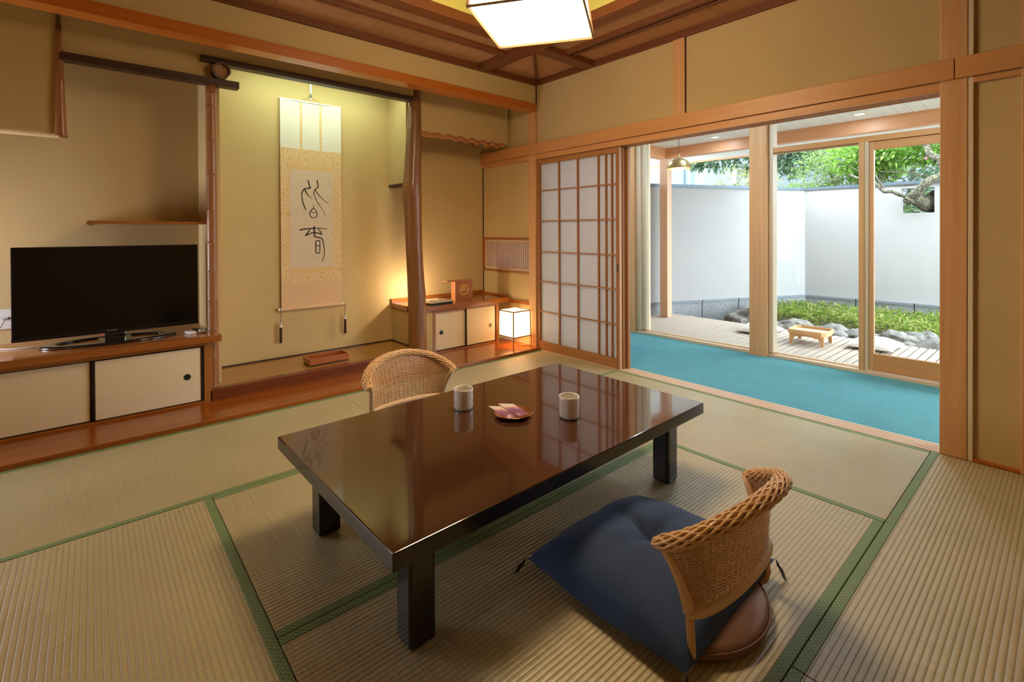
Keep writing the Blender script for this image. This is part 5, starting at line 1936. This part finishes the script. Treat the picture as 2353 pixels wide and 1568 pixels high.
crown([(8.75, 1.75, 2.42, 0.34), (8.8, 1.45, 2.35, 0.32), (8.7, 1.1, 2.45, 0.36), (8.9, 2.05, 2.38, 0.34), (9.0, 0.8, 2.3, 0.4), (8.75, 1.95, 2.20, 0.22), (8.75, 1.3, 2.25, 0.22), (8.7, 2.3, 2.25, 0.25)], 3800, M['leaf_bright'], (0.075, 0.045), t)
crown([(9.0, 1.25, 1.45, 0.26), (9.1, 1.5, 1.35, 0.2), (9.05, 1.05, 1.6, 0.2)], 420, M['leaf_mid'], (0.06, 0.03), t)
tag(t, 'gnarled lichen-covered tree pushing through the square opening in the wall', 'tree')

TREES = [
    ('bushy_tree', (9.6, 2.6), [(9.3, 2.55, 2.25, 0.42), (9.4, 2.95, 2.05, 0.36), (9.3, 2.35, 1.95, 0.34), (9.6, 2.75, 2.6, 0.5), (9.3, 2.0, 2.35, 0.35)], 5200, 'leaf_mid', (0.050, 0.024),
     [(9.6, 2.55, -0.3), (9.5, 2.6, 1.5), (9.4, 2.7, 2.1)], 'full light green azalea bush in the middle pane above the wall corner'),
    ('bright_bush', (9.3, 2.1), [(9.25, 1.90, 2.25, 0.34), (9.2, 2.15, 2.12, 0.28), (9.4, 1.85, 2.5, 0.34)], 2200, 'leaf_bright', (0.075, 0.045),
     [(9.4, 1.95, -0.3), (9.35, 2.0, 1.6), (9.3, 2.0, 2.1)], 'vivid spring-green maple beside the slim window mullion'),
    ('evergreen_tree', (12.0, 5.3), [(12.0, 5.15, 3.15, 0.65), (12.2, 4.55, 3.25, 0.7), (11.9, 4.15, 2.85, 0.5), (12.0, 5.9, 3.2, 0.55), (11.8, 3.95, 3.25, 0.55), (12.0, 6.45, 3.15, 0.40)], 5600, 'leaf_dark', (0.15, 0.055),
     [(12.2, 5.15, -0.3), (12.1, 5.15, 1.8), (12.1, 5.0, 3.0), (12.0, 4.7, 3.6)], 'dark glossy evergreen tree against the grey building'),
    ('yellow_tipped_shrub', (10.2, 4.9), [(10.2, 4.70, 2.15, 0.34), (10.2, 4.35, 2.05, 0.30), (10.3, 5.05, 1.95, 0.22), (10.2, 4.0, 2.0, 0.28)], 2300, 'leaf_tip', (0.050, 0.022),
     [(10.25, 4.62, -0.3), (10.2, 4.62, 1.6), (10.2, 4.66, 2.1)], 'loose shrub with yellow and pink leaf tips left of the big post'),
    ('far_left_shrub', (9.2, 6.0), [(9.2, 5.95, 1.75, 0.26), (9.4, 6.4, 1.78, 0.28), (9.4, 5.55, 1.74, 0.22)], 1100, 'leaf_tip', (0.045, 0.022),
     [(9.3, 6.0, -0.3), (9.3, 6.0, 1.3), (9.3, 6.0, 1.7)], 'sparse pale shrub peeping over the wall behind the pendant lamp'),
    ('low_shrub', (9.3, 3.3), [(9.2, 3.25, 1.72, 0.20), (9.2, 3.55, 1.66, 0.18), (9.1, 3.0, 1.75, 0.2), (9.1, 2.7, 1.72, 0.18)], 900, 'leaf_bright', (0.06, 0.025),
     [(9.25, 3.3, -0.3), (9.2, 3.3, 1.2), (9.2, 3.3, 1.65)], 'low green sprigs just above the wall cap left of the corner'),
]
for nm, (x, y), cl, n, mt, sz, tr, lab in TREES:
    t = empty(nm, (x, y, -0.3))
    crown(cl, n, M[mt], sz, t)
    tb = MB()
    r0 = 0.13 if nm == 'evergreen_tree' else 0.035
    branch(tb, tr, r0, r0 * 0.6, 9)
    for (cx_, cy_, cz_, r) in cl:
        branch(tb, [tr[-2], ((tr[-2][0] + cx_) / 2, (tr[-2][1] + cy_) / 2, (tr[-2][2] + cz_) / 2 - 0.05), (cx_, cy_, cz_)], r0 * 0.35, 0.008, 6, 4)
    for q in range(10):
        cx_, cy_, cz_, r = random.choice(cl)
        a = Vector((cx_, cy_, cz_ - r * 0.5))
        b = a + Vector((random.uniform(-r, r), random.uniform(-r, r), random.uniform(0, r)))
        tb.tube([a, (a + b) / 2 + Vector((0, 0, -0.03)), b], [0.010, 0.007, 0.004], 5)
    tb.build('trunk', M['bark'], t, smooth=True)
    tag(t, lab, 'tree' if 'tree' in nm else 'shrub')
# pink flowers
for k, (x, y, z) in enumerate(((8.55, 1.32, 2.09), (8.75, 1.385, 1.605), (8.95, 2.33, 2.22))):
    fb = MB()
    for j in range(5):
        a = 2 * pi * j / 5
        fb.add([(x, y, z), (x - 0.004, y + 0.015 * cos(a - .5), z + 0.015 * sin(a - .5)), (x - 0.008, y + 0.022 * cos(a), z + 0.022 * sin(a)), (x - 0.004, y + 0.015 * cos(a + .5), z + 0.015 * sin(a + .5))], [(0, 1, 2, 3)])
    o = fb.build('azalea_flower', plain('pink_petal', (0.80, 0.16, 0.32, 1), 0.7) if k == 0 else bpy.data.materials['pink_petal'])
    tag(o, ('pink azalea flower high among the right-hand pane leaves', 'pink azalea flower inside the square wall opening', 'pink azalea flower in the middle pane bush')[k], 'flower', 'pink azalea flowers')

# grey blockwork building behind
t = empty('grey_building', (14.5, 6.5, -0.3))
box('wall_face', M['blockwork'], 14.0, 18.0, 1.5, 7.35, -0.3, 7.0, t)
box('wall_face', M['blockwork'], 14.3, 18.0, 8.0, 15.0, -0.3, 7.0, t)
box('recess_wall', M['far_glass'], 14.25, 14.4, 7.35, 8.0, -0.3, 7.0, t)
MB().tube([(13.95, 7.98, -0.3), (13.95, 7.98, 7.0)], 0.07, 12).build('drainpipe', M['far_pipe'], t)
wf_ = box('window_frame', M['white_plastic'], 13.93, 14.02, 6.35, 6.45, 1.0, 3.4, t)
tag(t, 'large grey building with rough block walls behind the garden', 'building')
# hedge masses further off at the right
t = empty('background_thicket', (12.5, 1.0, -0.3))
crown([(11.5, 2.9, 2.6, 0.9), (11.5, 1.6, 2.9, 1.0), (11.5, 0.4, 2.7, 1.0), (11.2, 2.2, 1.9, 0.6), (11.3, 1.2, 1.8, 0.7), (11.3, 0.5, 1.6, 0.7), (11.8, 3.6, 3.2, 0.8), (11.8, -0.6, 2.9, 1.0)], 6500, M['leaf_dark'], (0.13, 0.06), t)
tb = MB()
for k in range(6):
    y = 0.2 + k * 0.6
    branch(tb, [(11.6, y, -0.3), (11.5, y + 0.1, 1.2), (11.4, y - 0.1, 2.4)], 0.05, 0.02)
tb.build('stems', M['bark'], t, smooth=True)
tag(t, 'dense darker greenery far behind the gnarled tree', 'thicket')
